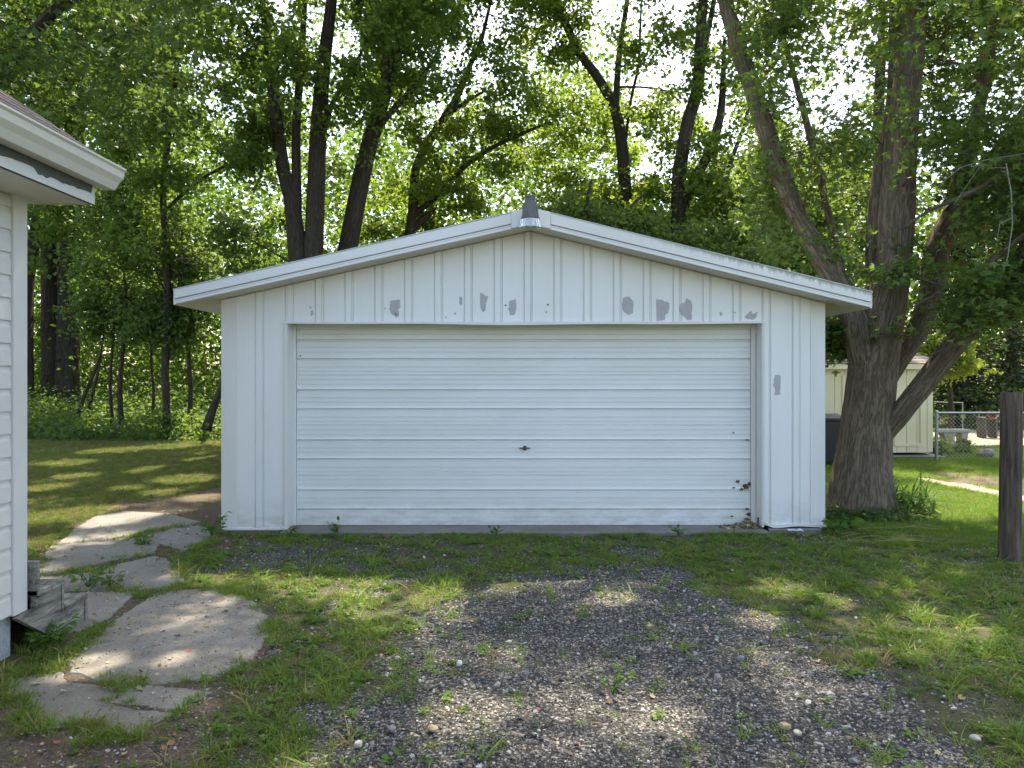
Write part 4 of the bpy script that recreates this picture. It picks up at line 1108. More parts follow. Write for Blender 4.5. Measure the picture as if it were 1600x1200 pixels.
wt('dark bent double trunk between the forked tree and the maple', Y,
   [px_limb(Y, [(1064, 690), (1062, 480), (1060, 300), (1066, 240), (1076, 185), (1090, 140), (1094, 70), (1098, 10), (1110, -120)], [.24, .22, .20, .18, .17, .165, .15, .13, .05]),
    px_limb(Y, [(1066, 330), (1090, 272), (1112, 230), (1122, 195), (1128, 160), (1132, 60)], [.14, .14, .13, .12, .10, .04]),
    px_limb(Y, [(1092, 130), (1102, 70), (1112, 20), (1130, -80)], [.08, .08, .07, .03]),
    px_limb(Y, [(1130, 420), (1128, 330), (1140, 260), (1165, 190), (1175, 130)], [.07, .07, .06, .05, .02])],
   [((4.9, 19.6, 11.2), (2.0, 1.8, 2.4), .7), ((5.6, 19.4, 6.0), (2.6, 1.9, 1.9)), ((5.5, 20, 15.5), (3.6, 3, 3), 1.), ((5.6, 21, 8.4), (2.2, 2, 2.0), 1.)], 105, 430, 'leaf_bright', gap=.345,
   keep=clearview([(1045, 60, 1125, 300), (1030, 40, 1090, 130)], .4, 7))
Y = 25.0
wt('pair of thick straight dark trunks at the left edge of the lawn', Y,
   [px_limb(Y, [(84, 668), (82, 640), (80, 560), (79, 470), (78, 380), (76, 280), (72, 150), (70, 0)], [.42, .34, .30, .29, .28, .26, .22, .15]),
    px_limb(Y, [(104, 668), (104, 640), (106, 560), (108, 470), (111, 380), (114, 280), (122, 150), (130, 0)], [.46, .40, .36, .35, .33, .30, .25, .16]),
    px_limb(Y-1, [(40, 640), (38, 520), (41, 440), (52, 380), (62, 330), (68, 250)], [.26, .25, .24, .20, .17, .10])],
   [((-15.5, 24, 10.5), (4.6, 3.2, 4.2)), ((-14.5, 25, 15.5), (5.2, 4, 4.0), .8), ((-13.5, 23.2, 7.0), (3.2, 2.2, 2.2))], 106, 280, 'leaf_wood', .15,
   keep=clearview([(60, 385, 128, 660)], .92, 8))
wt('leafy tree filling the gap between house roof and garage', 19.0,
   [px_limb(19.0, [(262, 690), (258, 560), (262, 420), (255, 300), (270, 160), (285, 20), (300, -140)], [.10, .09, .085, .08, .07, .05, .02]),
    px_limb(19.0, [(258, 330), (300, 290), (350, 260), (390, 250)], [.05, .045, .04, .02])],
   [((-8.6, 18.6, 8.6), (2.8, 2.2, 2.6)), ((-9.4, 19, 5.8), (2.4, 1.8, 1.7)), ((-9, 19.5, 13), (3.8, 3.2, 3.6), .8)], 107, 230, 'leaf_wood', keep=clearview([(60, 385, 128, 660)], .95, 11))
wt('low dense dark tree poking up behind the right of the peak', 16.2,
   [px_limb(16.2, [(930, 700), (928, 520), (920, 400), (915, 330), (925, 280)], [.09, .085, .07, .05, .02]), px_limb(16.2, [(920, 420), (980, 330), (1010, 300)], [.05, .04, .02])],
   [((1.7, 16.4, 4.8), (1.3, .9, .85)), ((2.9, 16.6, 4.4), (1.3, .9, .8)), ((4.6, 16.4, 4.0), (1.3, 1.0, 1.1))], 108, 150, 'leaf_dark', .10)
wt('bushy low tree glimpsed between garage corner and maple trunk', 15.5,
   [px_limb(20.0, [(1240, 690), (1235, 560), (1225, 430), (1200, 330)], [.12, .11, .09, .04])],
   [((7.6, 20, 4.6), (2.0, 1.6, 2.4)), ((9.2, 21, 7.4), (2.4, 2, 2.2))], 109, 150, 'leaf_dark', .12)
wt('added airy tree behind the shed, crown out of view, dappling the right lawn', 22.0,
   [([Vector((11.0, 22, -.1)), Vector((11.1, 22, 4)), Vector((11.0, 22.1, 9)), Vector((11.2, 22, 14)), Vector((11.3, 22, 17.5))], [.22, .19, .16, .10, .03])],
   [((10.6, 21.6, 14.6), (4.6, 3.0, 2.6)), ((11.4, 22, 10.6), (2.6, 2.0, 1.6), .6)], 112, 120, 'leaf_wood')  # tree put in behind the maple so its unseen crown dapples the right lawn
# saplings at the wood's edge
sap = [(195, 20.0, [(190, 664), (187, 610), (192, 540), (197, 470), (192, 400), (196, 340)], .085, [((-10.4, 20, 5.8), (1.5, 1.2, 1.5))]),
       (175, 20.6, [(176, 664), (172, 600), (176, 540), (182, 470), (186, 420)], .06, [((-11.4, 20.4, 3.6), (1.2, 1.0, 1.0))]),
       (150, 21.5, [(120, 655), (132, 618), (148, 580), (158, 550), (166, 500)], .07, [((-12.2, 21, 4.2), (1.2, 1.0, 1.0))]),
       (145, 22.0, [(136, 650), (146, 610), (156, 570), (160, 530)], .06, [((-12.4, 22, 5.0), (1.2, 1.0, 1.2))]),
       (300, 19.6, [(296, 664), (298, 600), (294, 540), (300, 470), (292, 400), (296, 350)], .075, [((-8.6, 19.4, 4.4), (1.3, 1.0, 1.2))]),
       (335, 18.8, [(322, 672), (332, 640), (346, 606), (362, 560), (380, 500)], .14, [((-7.2, 18.6, 4.6), (1.3, 1.0, 1.3))]),
       (235, 21.0, [(238, 660), (240, 610), (236, 560), (242, 500), (238, 430)], .05, [((-10.2, 21, 3.4), (1.2, 1.0, .9))]),
       (212, 19.4, [(258, 664), (256, 620), (262, 570), (270, 520), (285, 470)], .05, [((-9.2, 19.4, 3.1), (1.2, .9, .8))])]
slabels = ['crooked sapling standing alone midway along the dim edge of the woods', 'thin straight sapling close beside the crooked one',
           'leaning sapling just right of the thick paired trunks', 'second slim leaning sapling right of the thick paired trunks',
           'dark sapling in the dense foliage left of the garage eave', 'stout leaning sapling beside the left wall of the garage',
           'very thin sapling amid bright leaves left of the garage', 'slim curved sapling above the pale sunlit bush']
for (px_, Ys, pts, w, lob), lb in zip(sap, slabels):
    n = len(pts); wt(lb, Ys, [px_limb(Ys, pts, list(np.linspace(w, .015, n)))], lob, 200+px_, 75, 'leaf_dark', .105, 6, 13, clearview([(40, 370, 130, 660)], .97, px_), 8, 'saplings along the wood edge', 'sapling')

# far wood: a mass of leaves and stems beyond, too deep to tell apart
rf = np.random.default_rng(55)
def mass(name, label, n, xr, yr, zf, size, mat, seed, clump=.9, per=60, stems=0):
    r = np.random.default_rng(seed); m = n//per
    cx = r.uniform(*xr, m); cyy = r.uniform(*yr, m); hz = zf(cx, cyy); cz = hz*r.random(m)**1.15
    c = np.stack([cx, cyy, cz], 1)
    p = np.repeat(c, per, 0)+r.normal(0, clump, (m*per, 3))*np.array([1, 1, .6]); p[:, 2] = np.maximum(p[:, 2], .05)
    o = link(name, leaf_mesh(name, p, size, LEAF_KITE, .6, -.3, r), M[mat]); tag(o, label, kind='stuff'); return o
hf = lambda x, y: np.where(x < 6, 17.5+2*np.sin(x*.5), 12.5+2*np.sin(x*.7)) - 3.5*np.exp(-((x-8)/2.2)**2)
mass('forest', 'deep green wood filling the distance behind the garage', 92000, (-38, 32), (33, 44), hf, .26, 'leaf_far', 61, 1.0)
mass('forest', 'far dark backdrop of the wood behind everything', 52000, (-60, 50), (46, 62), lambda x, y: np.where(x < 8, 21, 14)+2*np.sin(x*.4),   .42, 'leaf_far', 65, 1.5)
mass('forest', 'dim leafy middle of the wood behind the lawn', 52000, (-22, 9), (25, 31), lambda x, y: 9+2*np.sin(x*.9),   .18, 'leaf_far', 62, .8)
mass('undergrowth', 'tangled green undergrowth along the edge of the woods', 26000, (-17, -5.2), (18.6, 24.5), lambda x, y: .22+.17*(y-18.6), .11, 'leaf_dark', 63, .28, 40)
mass('undergrowth', 'low leafy growth behind the garage and shed', 12000, (-6, 22), (23, 27), lambda x, y: 1.3+0*x, .16, 'leaf_wood', 64, .4, 40)
# sunlit bush at the lawn's far edge
def bush(name, label, cat, c, rad, n, size, mat, tmpl, seed, group=None):
    r = np.random.default_rng(seed); t = thing(name, label, cat, (c[0], c[1], 0), group)
    st_ = []; L = []
    for k in range(max(6, n//40)):
        d = r.normal(size=3); d /= np.linalg.norm(d); d[2] = abs(d[2]); q = r.random()**.4
        tip = np.array([c[0], c[1], 0])+d*q*np.array(rad)*np.array([1, 1, 2]); tip[2] = max(.05, min(tip[2], rad[2]*2))
        b0 = np.array([c[0]+r.normal(0, rad[0]*.15), c[1]+r.normal(0, rad[1]*.15), 0.])
        st_.append((np.array([b0, (b0+tip)/2+np.array([0, 0, .1*rad[2]]), tip]), np.array([.010, .007, .003])))
        L.append(tip+r.normal(0, .28, (40, 3))*np.array(rad)*np.array([1, 1, .8]))
    p = np.concatenate(L); p[:, 2] = np.maximum(p[:, 2], .03)
    put(link('stems', branch_mesh('stems', st_), M['twig']), t)['kind'] = 'stuff'
    put(link('foliage', leaf_mesh('foliage', p, size, tmpl, .5, -.3, r), M[mat]), t)['kind'] = 'stuff'
b = P(262, 660, 18.9); bush('bush', 'pale glinting bush at the far edge of the lawn', 'bush', (b.x, 18.9), (.6, .5, .45), 1100, .10, 'leaf_wood', LEAF_OVAL, 71)
b = P(1482, 705, 14.5); bush('bush', 'lime green leafy clump behind the fence post', 'bush', (b.x, 15.2), (.34, .3, .2), 700, .12, 'leaf_lime', LEAF_OVAL, 72)
b = P(1516, 708, 15.2); bush('bush', 'smaller lime green plant between clump and grey rock', 'bush', (b.x, 15.4), (.2, .2, .13), 300, .10, 'leaf_lime', LEAF_OVAL, 73)
bb = P(1500, 560, 17.5)
wt('small tree with sunlit yellow-green leaves beyond the fence', 17.5, [([Vector((bb.x+.4, 18.5, -.1)), Vector((bb.x+.3, 18.4, 1.2)), Vector((bb.x, 18.2, 2.6)), Vector((bb.x-.2, 18, 3.4))], [.07, .06, .04, .02])],
   [((bb.x+.1, 17.8, 2.15), (.75, .6, .55))], 301, 60, 'leaf_lime', .13, 5, 12, None, 8, None, 'small_tree')
# conifers and trunks at the far right
def conifer(x, y, h, label, seed):
    r = np.random.default_rng(seed); br = []; L = []
    for k in range(130):
        z = .8+(h-1.0)*r.random()**1.1; a = r.uniform(0, 2*math.pi); ln = (1-z/h)*h*.24+.25
        tip = np.array([x+math.cos(a)*ln, y+math.sin(a)*ln, z-.18*ln]); b0 = np.array([x, y, z])
        br.append((np.array([b0, (b0+tip)/2+np.array([0, 0, .05]), tip]), np.array([.03, .02, .008])))
        m = 70; w = r.random(m); L.append(b0+(tip-b0)*w[:, None]+r.normal(0, .16, (m, 3))*np.array([1, 1, .5]))
    t = thing('conifer_tree', label, 'tree', (x, y, 0), 'dark evergreens beyond the fence')
    tp_ = [(x, y, -.1), (x+.05, y, h*.5), (x, y, h)]
    put(MB().tube(tp_, [.2, .13, .03], 10).build('trunk', M['bark_far'], smooth=True), t)
    put(link('branches', branch_mesh('branches', br), M['bark_far']), t)['kind'] = 'stuff'
    put(link('crown', leaf_mesh('crown', np.concatenate(L), .16, LEAF_OVAL, .5, -.2, r), M['leaf_conifer']), t)['kind'] = 'stuff'
b = P(1502, 600, 24); conifer(b.x, 24, 8.5, 'dark evergreen with a bare reddish lower trunk beyond the fence', 81)
b = P(1580, 600, 25); conifer(b.x, 25, 9.5, 'taller dark evergreen partly behind the weathered post', 82)
b = P(1660, 600, 26); conifer(b.x, 26, 9.0, 'dark evergreen at the very right edge behind the fence', 83)

# ------------------------------------------------------------------ plants and small things on the ground
def lily():
    r = np.random.default_rng(9); V = []; Fs = []; va = []; cx, cy_ = G(1418, 806)
    for k in range(130):
        a = r.normal(-.1, 1.15); ln = r.uniform(.32, .66); w = r.uniform(.008, .014); lean = r.uniform(.25, 1.0)
        bx, by = cx+r.normal(0, .16), cy_+r.normal(0, .10)+.1; d = np.array([math.cos(a), math.sin(a)]); pr = np.array([-d[1], d[0]]); n = 7; b0 = len(V); c = r.random()
        for i in range(n):
            t = i/(n-1); hor = ln*lean*(t**1.3)*.9; z = ln*(1.15*t-lean*.95*t*t)
            ww = w*(1-t**2.2)+.0008
            p = np.array([bx, by])+d*hor
            V += [(p[0]-pr[0]*ww, p[1]-pr[1]*ww, max(.005, z)), (p[0]+pr[0]*ww, p[1]+pr[1]*ww, max(.005, z)+.003)]; va += [c, c]
        for i in range(n-1): Fs.append((b0+2*i, b0+2*i+1, b0+2*i+3, b0+2*i+2))
    me = np_mesh('daylily', np.array(V), np.array(Fs), 4, {'vary': va}); o = link('daylily', me, M['leaf_blade'], None, True, (cx, cy_, 0))
    tag(o, 'arching clump of long daylily blades at the foot of the maple', 'plant'); return o
lily()
# ground ivy round the trunk's foot
r6 = np.random.default_rng(19); n = 1500; a = r6.uniform(math.pi*.9, math.pi*2.15, n); q = .42+.30*r6.random(n)
tx, ty = P(1346, 800, MY).x, MY
p = np.stack([tx+np.cos(a)*q*1.15, ty+np.sin(a)*q, .02+.10*r6.random(n)*(1-(q-.42)/.45)], 1)
tag(link('ivy', leaf_mesh('ivy', p, .055, LEAF_LOBED, .5, -.1, r6), M['leaf_dark']), 'dark ground ivy hugging the base of the maple', kind='stuff')
def weed(px, py, h, n, label, seed, size=.055):
    r = np.random.default_rng(seed); x, y = G(px, py); L = []; st_ = []; pos = []; yaw = []
    for k in range(n):
        a = r.uniform(0, 6.28); ln = h*r.uniform(.4, 1.0); tip = np.array([x+math.cos(a)*ln*.7, y+math.sin(a)*ln*.7, ln*.75])
        st_.append((np.array([[x, y, -.01], [x+math.cos(a)*ln*.25, y+math.sin(a)*ln*.25, ln*.5], tip]), np.array([.003, .0025, .0015])))
        for q in range(3): pos.append(np.array([x, y, 0])+(tip-np.array([x, y, 0]))*r.uniform(.35, 1.0)); yaw.append(a-math.pi/2+r.normal(0, .6))
    t = thing('weed', label, 'weed', (x, y, 0), 'broad leaved weeds round the garage and path')
    put(link('stems', branch_mesh('stems', st_), M['weed_v']), t)['kind'] = 'stuff'
    put(link('leaves', leaf_mesh('leaves', np.array(pos), size, LEAF_OVAL, .35, .1, r, np.array(yaw)), M['weed_v']), t)['kind'] = 'stuff'
weed(1312, 832, .26, 16, 'broad leaved weed at the right front corner of the garage', 401, .10)
weed(527, 832, .16, 9, 'weed tuft growing before the left part of the garage door', 402)
weed(332, 838, .30, 14, 'leafy weed against the left front corner of the garage', 403, 0.068)
weed(224, 852, .15, 12, 'weed in the crack of the upper path slabs', 404)
weed(138, 918, .22, 12, 'upright weed beside the wooden steps on the path', 405, 0.054)
weed(172, 918, .20, 12, 'spreading weed between the middle path slabs', 406, 0.054)
weed(452, 838, .15, 8, 'small weed at the left jamb of the garage door', 407, 0.048)
weed(775, 836, .12, 8, 'small weed below the middle of the garage door', 408, 0.048)
weed(1060, 836, .14, 8, 'weed on the sill below the right half of the door', 409, 0.048)
weed(958, 1082, .14, 7, 'lone weed growing in the open gravel', 410, 0.041)
weed(75, 1010, .20, 26, 'pale leafy weed mat by the house foundation', 411, 0.061)

def rock(name, px, py, dims, mat, label, seed, group=None, sink=.25):
    x, y = G(px, py); r = np.random.default_rng(seed)
    bm_ = __import__('bmesh').new(); __import__('bmesh').ops.create_icosphere(bm_, subdivisions=3, radius=1)
    off = Vector(r.uniform(-50, 50, 3))
    for v in bm_.verts:
        d = v.co.normalized(); k = 1+.28*mnoise.noise(d*1.3+off)+.10*mnoise.noise(d*3.1+off)
        v.co = Vector((d.x*dims[0]*k, d.y*dims[1]*k, d.z*dims[2]*k))
    me = bpy.data.meshes.new(name); bm_.to_mesh(me); bm_.free()
    o = link(name, me, mat, None, True); o.location = (x, y, dims[2]*(1-sink*1.2)); o.rotation_euler = (0, 0, r.uniform(0, 6.28)); tag(o, label, 'rock', group)
rock('rock', 1541, 714, (.17, .13, .10), M['stone'], 'rounded grey rock on the grass just before the fence', 501)
rock('rock', 1226, 1138, (.026, .020, .016), M['tan_stone'], 'tan angular stone on the gravel at the lower right', 502)
rock('rock', 1246, 1148, (.018, .015, .012), M['pale_stone'], 'whitish pebble just below the tan angular stone', 503)
rock('rock', 560, 1166, (.022, .018, .014), M['pale_stone'], 'cream stone at the bottom left of the gravel', 504)
rock('rock', 676, 1142, (.024, .020, .015), M['tan_stone'], 'pale tan stone at the bottom of the gravel', 505)
rock('rock', 612, 1142, (.022, .018, .014), simple('violet_stone', (.22, .19, .21), .85), 'purplish stone near the gravel left edge', 506)
rock('rock', 842, 1112, (.012, .010, .010), simple('brick_chip_red', (.30, .10, .07), .85), 'small red brick chip in the middle of the gravel', 507)
rock('rock', 718, 1040, (.018, .016, .018), simple('white_pebble', (.55, .56, .58), .7), 'bright white pebble standing in the dark gravel', 508)
rock('rock', 1157, 1032, (.034, .020, .018), simple('slate_chunk', (.15, .16, .18), .8), 'long blue grey stone on the gravel right of centre', 509)
rock('rock', 1523, 1156, (.022, .018, .013), M['pale_stone'], 'pale stone in the grass edge at the lower right corner', 510)
# crumpled wrapper by the right footing
r8 = np.random.default_rng(3); wx, wy = G(1242, 832); V = []; n = 7
for j in range(5):
    for i in range(n): V.append((wx+(i/(n-1)-.5)*.15+r8.normal(0, .004), wy+(j/4-.5)*.07+r8.normal(0, .004), .015+.022*r8.random()))
o = MB().add(V, [(j*n+i, j*n+i+1, (j+1)*n+i+1, (j+1)*n+i) for j in range(4) for i in range(n-1)]).build('wrapper', M['paper'], origin=(wx, wy, 0)); tag(o, 'crumpled pale wrapper under the right corner of the garage', 'litter')
md = o.modifiers.new('thick', 'SOLIDIFY'); md.thickness = .002
# dangling dead twigs on the maple's right
dt = MB()
dt.tube([P(1572, 255, 7.6), P(1580, 300, 7.55), P(1582, 350, 7.5), P(1575, 400, 7.5), P(1564, 432, 7.5)], [.007, .006, .006, .005, .003], 6)
dt.tube([P(1582, 340, 7.5), P(1562, 350, 7.45), P(1558, 375, 7.45)], [.004, .004, .002], 5)
dt.tube([P(1600, 240, 7.6), P(1540, 250, 7.6), P(1500, 262, 7.6), P(1455, 300, 7.6)], [.006, .005, .004, .002], 5)
dt.tube([P(1572, 262, 7.6), P(1530, 262, 7.6), P(1490, 320, 7.5)], [.004, .003, .002], 5)
tag(dt.build('dead_twig', M['dead_twig'], smooth=True), 'bare pale twig dangling among the maple leaves at the right', 'twig')

# scatter: grass, gravel, fallen leaves as geometry-node stuff
def src(name, me, mat):
    me.materials.append(mat); return bpy.data.objects.new(name, me)
def tuft(name, nb, h, w, lean, mat, seed, rad=.03):
    r = np.random.default_rng(seed); V = []; Fs = []
    for k in range(nb):
        a = r.uniform(0, 6.28); d = np.array([math.cos(a), math.sin(a)]); pr = np.array([-d[1], d[0]]); ln = h*r.uniform(.5, 1.15); le = lean*r.uniform(.3, 1.3)
        b0 = len(V); bx = d*rad*r.random(); yaw = r.uniform(0, 6.28); pr = np.array([math.cos(yaw), math.sin(yaw)])
        for i in range(4):
            t = i/3; ww = w*(1-t*.85); p = bx+d*ln*le*t*t; z = ln*t*(1-.28*le*t)
            V += [(p[0]-pr[0]*ww, p[1]-pr[1]*ww, z), (p[0]+pr[0]*ww, p[1]+pr[1]*ww, z)]
        for i in range(3): Fs.append((b0+2*i, b0+2*i+1, b0+2*i+3, b0+2*i+2))
    return src(name, np_mesh(name, np.array(V), np.array(Fs), 4), mat)
def rosette(name, n, size, mat, seed, tm=LEAF_OVAL, h=.02):
    r = np.random.default_rng(seed); p = r.normal(0, size*.45, (n, 3)); p[:, 2] = h*r.random(n)+.004
    return src(name, leaf_mesh(name, p, size, tm, .3, .15, r), mat)
def pebble(name, seed):
    r = np.random.default_rng(seed); bmod = __import__('bmesh'); bm_ = bmod.new(); bmod.ops.create_icosphere(bm_, subdivisions=1, radius=1)
    for v in bm_.verts: v.co = Vector((v.co.x*r.uniform(.7, 1.2), v.co.y*r.uniform(.55, 1.0), v.co.z*r.uniform(.4, .75)))
    me = bpy.data.meshes.new(name); bm_.to_mesh(me); bm_.free(); return src(name, me, M['stones'])
def dead_leaf(name, seed):
    r = np.random.default_rng(seed); T, Fc = LEAF_FIVE; V = T.copy(); V[:, 2] += .25*V[:, 0]**2+r.normal(0, .06, len(V)); V[:, 1] -= .4
    return src(name, np_mesh(name, V, Fc, 3), M['litter'])
def scatter(name, label, srcs, pts, scl, tilt=0.0, seed=0):
    r = np.random.default_rng(seed); n = len(pts)
    me = bpy.data.meshes.new(name); me.vertices.add(n); me.vertices.foreach_set('co', np.asarray(pts, np.float32).ravel())
    a = me.attributes.new('rot', 'FLOAT_VECTOR', 'POINT'); rot = np.stack([r.normal(0, tilt, n), r.normal(0, tilt, n), r.uniform(0, 6.28, n)], 1).astype(np.float32)
    a.data.foreach_set('vector', rot.ravel())
    a = me.attributes.new('scl', 'FLOAT', 'POINT'); a.data.foreach_set('value', np.asarray(scl, np.float32))
    a = me.attributes.new('pick', 'INT', 'POINT'); a.data.foreach_set('value', r.integers(0, len(srcs), n).astype(np.int32))
    o = bpy.data.objects.new(name, me); COL.objects.link(o); tag(o, label, kind='stuff')
    ng = bpy.data.node_groups.new(name, 'GeometryNodeTree')
    ng.interface.new_socket('Geometry', in_out='INPUT', socket_type='NodeSocketGeometry'); ng.interface.new_socket('Geometry', in_out='OUTPUT', socket_type='NodeSocketGeometry')
    N = ng.nodes; gi = N.new('NodeGroupInput'); gout = N.new('NodeGroupOutput'); jn = N.new('GeometryNodeJoinGeometry')
    def na(nm, dt):
        q = N.new('GeometryNodeInputNamedAttribute'); q.data_type = dt; q.inputs['Name'].default_value = nm; return q.outputs[0]
    rt = N.new('FunctionNodeEulerToRotation'); ng.links.new(na('rot', 'FLOAT_VECTOR'), rt.inputs[0]); sc = na('scl', 'FLOAT'); pk = na('pick', 'INT')
    for i, s in enumerate(srcs):
        oi = N.new('GeometryNodeObjectInfo'); oi.inputs['Object'].default_value = s; oi.inputs['As Instance'].default_value = True
        cp = N.new('FunctionNodeCompare'); cp.data_type = 'INT'; cp.operation = 'EQUAL'
        ng.links.new(pk, [x for x in cp.inputs if x.type == 'INT' and x.enabled][0]); [x for x in cp.inputs if x.type == 'INT' and x.enabled][1].default_value = i
        ip = N.new('GeometryNodeInstanceOnPoints'); ng.links.new(gi.outputs[0], ip.inputs['Points']); ng.links.new(cp.outputs[0], ip.inputs['Selection'])
        ng.links.new(oi.outputs['Geometry'], ip.inputs['Instance']); ng.links.new(rt.outputs[0], ip.inputs['Rotation']); ng.links.new(sc, ip.inputs['Scale'])
        ng.links.new(ip.outputs[0], jn.inputs[0])
    ng.links.new(jn.outputs[0], gout.inputs[0])
    md = o.modifiers.new('scatter', 'NODES'); md.node_group = ng; return o
def cand(n, xr, yr, r, near=0.0):
    x = r.uniform(*xr, n); y = yr[0]+(yr[1]-yr[0])*r.random(n)**(1+near); return x, y
def solid(x, y, pad=.0):
    """ground that something stands on"""
    b = (x > XL-pad) & (x < XR+pad) & (y > 7.60-pad) & (y < 14.7)
    b |= (x < HX+.0) & (y < HY) & (x > -9.5)
    b |= (x > SX0-.05) & (x < SX1+.12) & (y > SY-.25) & (y < SY+3.3)
    b |= (np.hypot(x-pz[0], y-pz[1]) < .11) | (np.hypot(x-tx, y-ty) < .42)
    b |= (x < -2.79) & (y > 4.28) & (y < 4.84) & (x > -3.65)
    return b
def visible(x, y, m=1.0):
    return (np.abs(x) < .72*y+m)
rs = np.random.default_rng(91)
# gravel
x, y = cand(210000, (-5, 6.5), (2.4, 7.8), rs, .9)
mk = ground_masks(x, y); k = (rs.random(len(x)) < mk['gravel']*.95+.06*(mk['dirt'] > .3)) & ~solid(x, y) & visible(x, y, .3) & (mk['slab'] < .0)
x, y = x[k][:95000], y[k][:95000]
sz = np.exp(rs.normal(-5.38, .50, len(x))); sz = np.clip(sz, .0024, .026)
scatter('gravel', 'loose dark and pale gravel covering the drive', [pebble('stone_source', 600+i) for i in range(6)], np.stack([x, y, ground_z(x, y)+sz*.25], 1), sz, .35, 5)
# grit on the path
x, y = cand(3000, (-4, -1.2), (3.2, 8.2), rs); k = (sdist(SLABP['near'], x, y) > 0) | (ground_masks(x, y)['slab'] > 0)
x, y = x[k], y[k]; sz = rs.uniform(.002, .007, len(x)); scatter('grit', 'fine grit lying on the concrete path', [pebble('grit_source', 640)], np.stack([x, y, np.full(len(x), .007)], 1), sz, .3, 6)
# weedy grass in front
x, y = cand(90000, (-4.5, 7.0), (2.5, 8.6), rs, .3)
mk = ground_masks(x, y); n1 = fbm(x*1.2, y*1.2, 41); n2 = fbm(x*4.5, y*4.5, 51)
n3 = fbm(x*11, y*11, 71, 3)
den = np.clip(1.12-mk['gravel']*1.12, 0, 1)*np.clip(1-mk['dirt']*1.2, 0.04, 1)*sstep(.30, .60, n2*.60+n1*.40)*sstep(.36, .60, n3+.08*(n1-.4))*.9
den = np.maximum(den, .10*sstep(.56, .72, n2)*(mk['drive'] > -.2)*sstep(4.0, 6.2, y)+.07*sstep(.58, .75, n2)*sstep(1.3, .2, mk['drive'])+.012)
den = np.where((x > 2.2), den*1.35, den)
k = (rs.random(len(x)) < den) & ~solid(x, y) & visible(x, y, .4) & (mk['slab'] < -.03+.14*(n2-.4)) & ~((x < XL) & (y > 7.6)) & ~((x > 3.3) & (y > 7.2))
x, y, n1 = x[k], y[k], n1[k]
xe = rs.uniform(-3.0, 3.25, 420); xe = xe[fbm(xe*1.7, xe*0+3., 9) > .45]; ye = 7.575-np.abs(rs.normal(0, .05, len(xe)))
x, y, n1 = np.concatenate([x, xe]), np.concatenate([y, ye]), np.concatenate([n1, xe*0])
print('fore grass', len(x))
T1 = [tuft('tuft_source', 13, .060, .0022, 1.1, M['grass'], 700), tuft('tuft_source', 11, .050, .0034, 1.8, M['grass'], 701), tuft('tuft_source', 14, .042, .0020, .9, M['grass'], 702), tuft('tuft_source', 9, .075, .0030, 1.9, M['grass'], 703)]
scatter('grass', 'patchy weedy grass growing over the edges of the gravel', T1, np.stack([x, y, ground_z(x, y)], 1), np.exp(rs.normal(-.12, .30, len(x))), .15, 8)
# clover and small broad weeds among the grass
q = rs.random(len(x)) < .22; xa, ya = x[q]+rs.normal(0, .05, q.sum()), y[q]+rs.normal(0, .05, q.sum())
qq = (ground_masks(xa, ya)['slab'] < 0) & ~solid(xa, ya)
xa, ya = xa[qq], ya[qq]
scatter('clover', 'small broad leaved weeds mixed into the grass', [rosette('clover_source', 14, .022, M['weed'], 720), rosette('clover_source', 8, .035, M['weed'], 721)], np.stack([xa, ya, ground_z(xa, ya)], 1), rs.uniform(.6, 1.3, len(xa)), .1, 9)
# grass in the joints of the path
x, y = cand(16000, (-4.2, -1.2), (3.2, 8.2), rs); mk = ground_masks(x, y); n2 = fbm(x*3.5, y*3.5, 57)
k = (mk['slab'] > -.12) & (mk['slab'] < .03) & (n2 > .53) & ~solid(x, y); x, y = x[k], y[k]
scatter('grass', 'tufts of grass in the joints of the concrete path', T1[:3], np.stack([x, y, ground_z(x, y)], 1), rs.uniform(.6, 1.4, len(x)), .15, 10)
# left lawn
x, y = cand(80000, (-16, -2.6), (4.8, 19.5), rs, .35); mk = ground_masks(x, y); n2 = fbm(x*2.2, y*2.2, 61)
k = (rs.random(len(x)) < np.clip(1-mk['dirt']*1.1, .03, 1)*sstep(.2, .5, n2+.12)) & ~solid(x, y) & visible(x, y, .3) & (mk['slab'] < -.02) & (x < XL+.1) & ((y > 7.6) | (x < -3.6)); x, y = x[k], y[k]
T2 = [tuft('lawn_source', 16, .045, .0024, .9, M['lawn'], 730, .05), tuft('lawn_source', 14, .035, .0028, 1.2, M['lawn'], 731, .06)]
print('left lawn', len(x))
scatter('lawn', 'dappled olive lawn between house and woods', T2, np.stack([x, y, ground_z(x, y)], 1), rs.uniform(.7, 1.3, len(x)), .1, 11)
# right lawn
x, y = cand(70000, (3.0, 15), (6.4, 18), rs, .35); mk = ground_masks(x, y); n2 = fbm(x*2.2, y*2.2, 63)
k = (rs.random(len(x)) < np.clip(1-mk['dirt']*1.1-mk['gravel'], .03, 1)*np.clip(1-mk['sand']*1.3, 0, 1)*sstep(.15, .45, n2+.12)) & ~solid(x, y) & visible(x, y, .3) & ((x > 3.35) & (y > 7.0)); x, y = x[k], y[k]
T3 = [tuft('lush_source', 16, .055, .0024, .9, M['lawn_lush'], 740, .05), tuft('lush_source', 14, .045, .0028, 1.2, M['lawn_lush'], 741, .06)]
print('right lawn', len(x))
scatter('lawn', 'bright lawn on the right around the maple and post', T3, np.stack([x, y, ground_z(x, y)], 1), rs.uniform(.7, 1.3, len(x)), .1, 12)
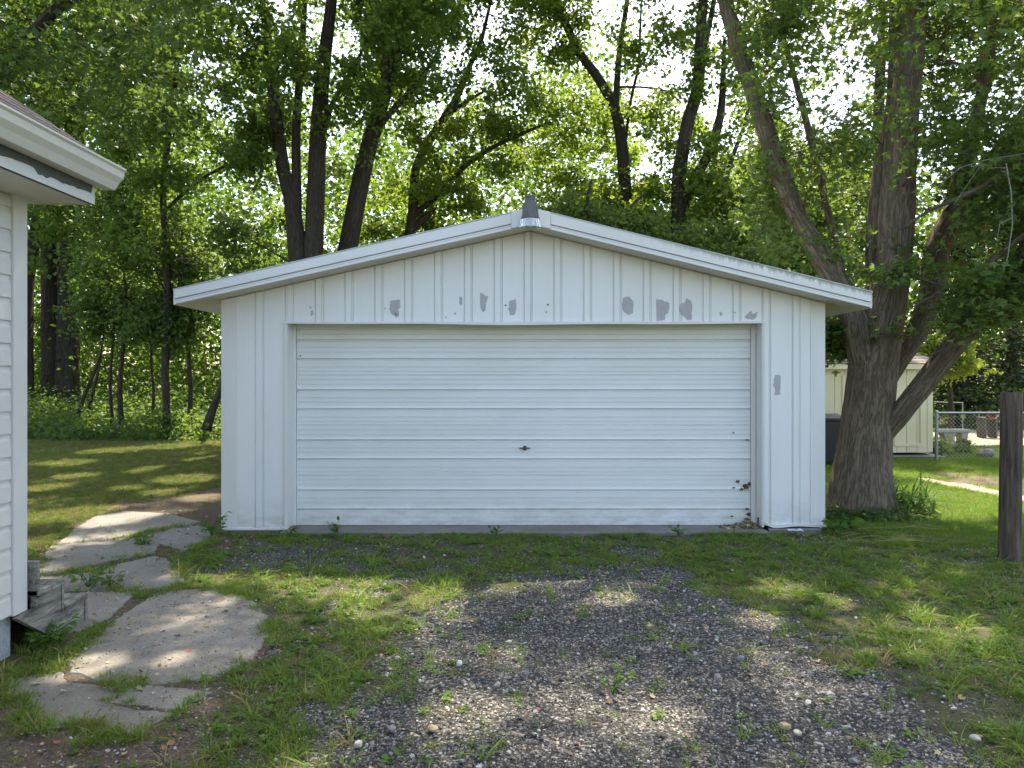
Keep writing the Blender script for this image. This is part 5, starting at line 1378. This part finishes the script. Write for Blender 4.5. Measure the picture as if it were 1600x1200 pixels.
# fallen leaves
x, y = cand(16000, (-4.5, 7), (2.5, 9.5), rs, .4); mk = ground_masks(x, y)
k = (rs.random(len(x)) < .12+.45*(mk['dirt'] > .4)+.10*(np.abs(mk['drive']+.2) < .5)) & ~solid(x, y) & visible(x, y, .3); x, y = x[k], y[k]
zl = np.where(ground_masks(x, y)['slab'] > 0, .012, ground_z(x, y)+.012)
scatter('fallen_leaves', 'scattered dry fallen leaves and chips', [dead_leaf('leaf_source', 750+i) for i in range(4)], np.stack([x, y, zl], 1), np.clip(np.exp(rs.normal(-4.2, .45, len(x))), .006, .040), .3, 13)
# leaf drift in the door's lower right corner
r9 = np.random.default_rng(4); n = 170; x = r9.normal(2.48, .13, n); y = 7.80+r9.normal(0, .07, n); z = .004+.06*r9.random(n)*np.exp(-((x-2.53)/.10)**2)
k = (x < OR-.02); scatter('leaf_drift', 'dry leaves blown into the lower right corner of the door', [dead_leaf('drift_source', 760)], np.stack([x, y, z], 1)[k], r9.uniform(.02, .05, n)[k], .6, 14)
x = r9.uniform(2.5, 3.5, 260); y = 7.55+r9.normal(0, .10, 260); scatter('leaf_drift', 'dry stalks and chips below the bent right base trim', [dead_leaf('drift_source', 761)], np.stack([x, np.minimum(y, 7.7), ground_z(x, y)+.012], 1), r9.uniform(.012, .035, 260), .4, 15)
# straw stalks at the maple's foot
sw = MB()
for k in range(14):
    a, b = r9.uniform(1310, 1470), r9.uniform(828, 852); g0 = G(a, b); an = r9.normal(0, .25); ln = r9.uniform(.15, .6)
    sw.tube([(g0[0], g0[1], .03), (g0[0]+math.cos(an)*ln*.5, g0[1]+math.sin(an)*ln*.5, .05), (g0[0]+math.cos(an)*ln, g0[1]+math.sin(an)*ln, .03)], [.0025, .0025, .0015], 4)
tag(sw.build('straw', simple('straw', (.26, .19, .10), .8)), 'dry straw stalks lying on the grass before the maple', kind='stuff')
print('leaves', leaves, 'tris', sum(len(o.data.loop_triangles) or sum(max(0, len(p.vertices)-2) for p in o.data.polygons) for o in COL.objects if o.type == 'MESH'))
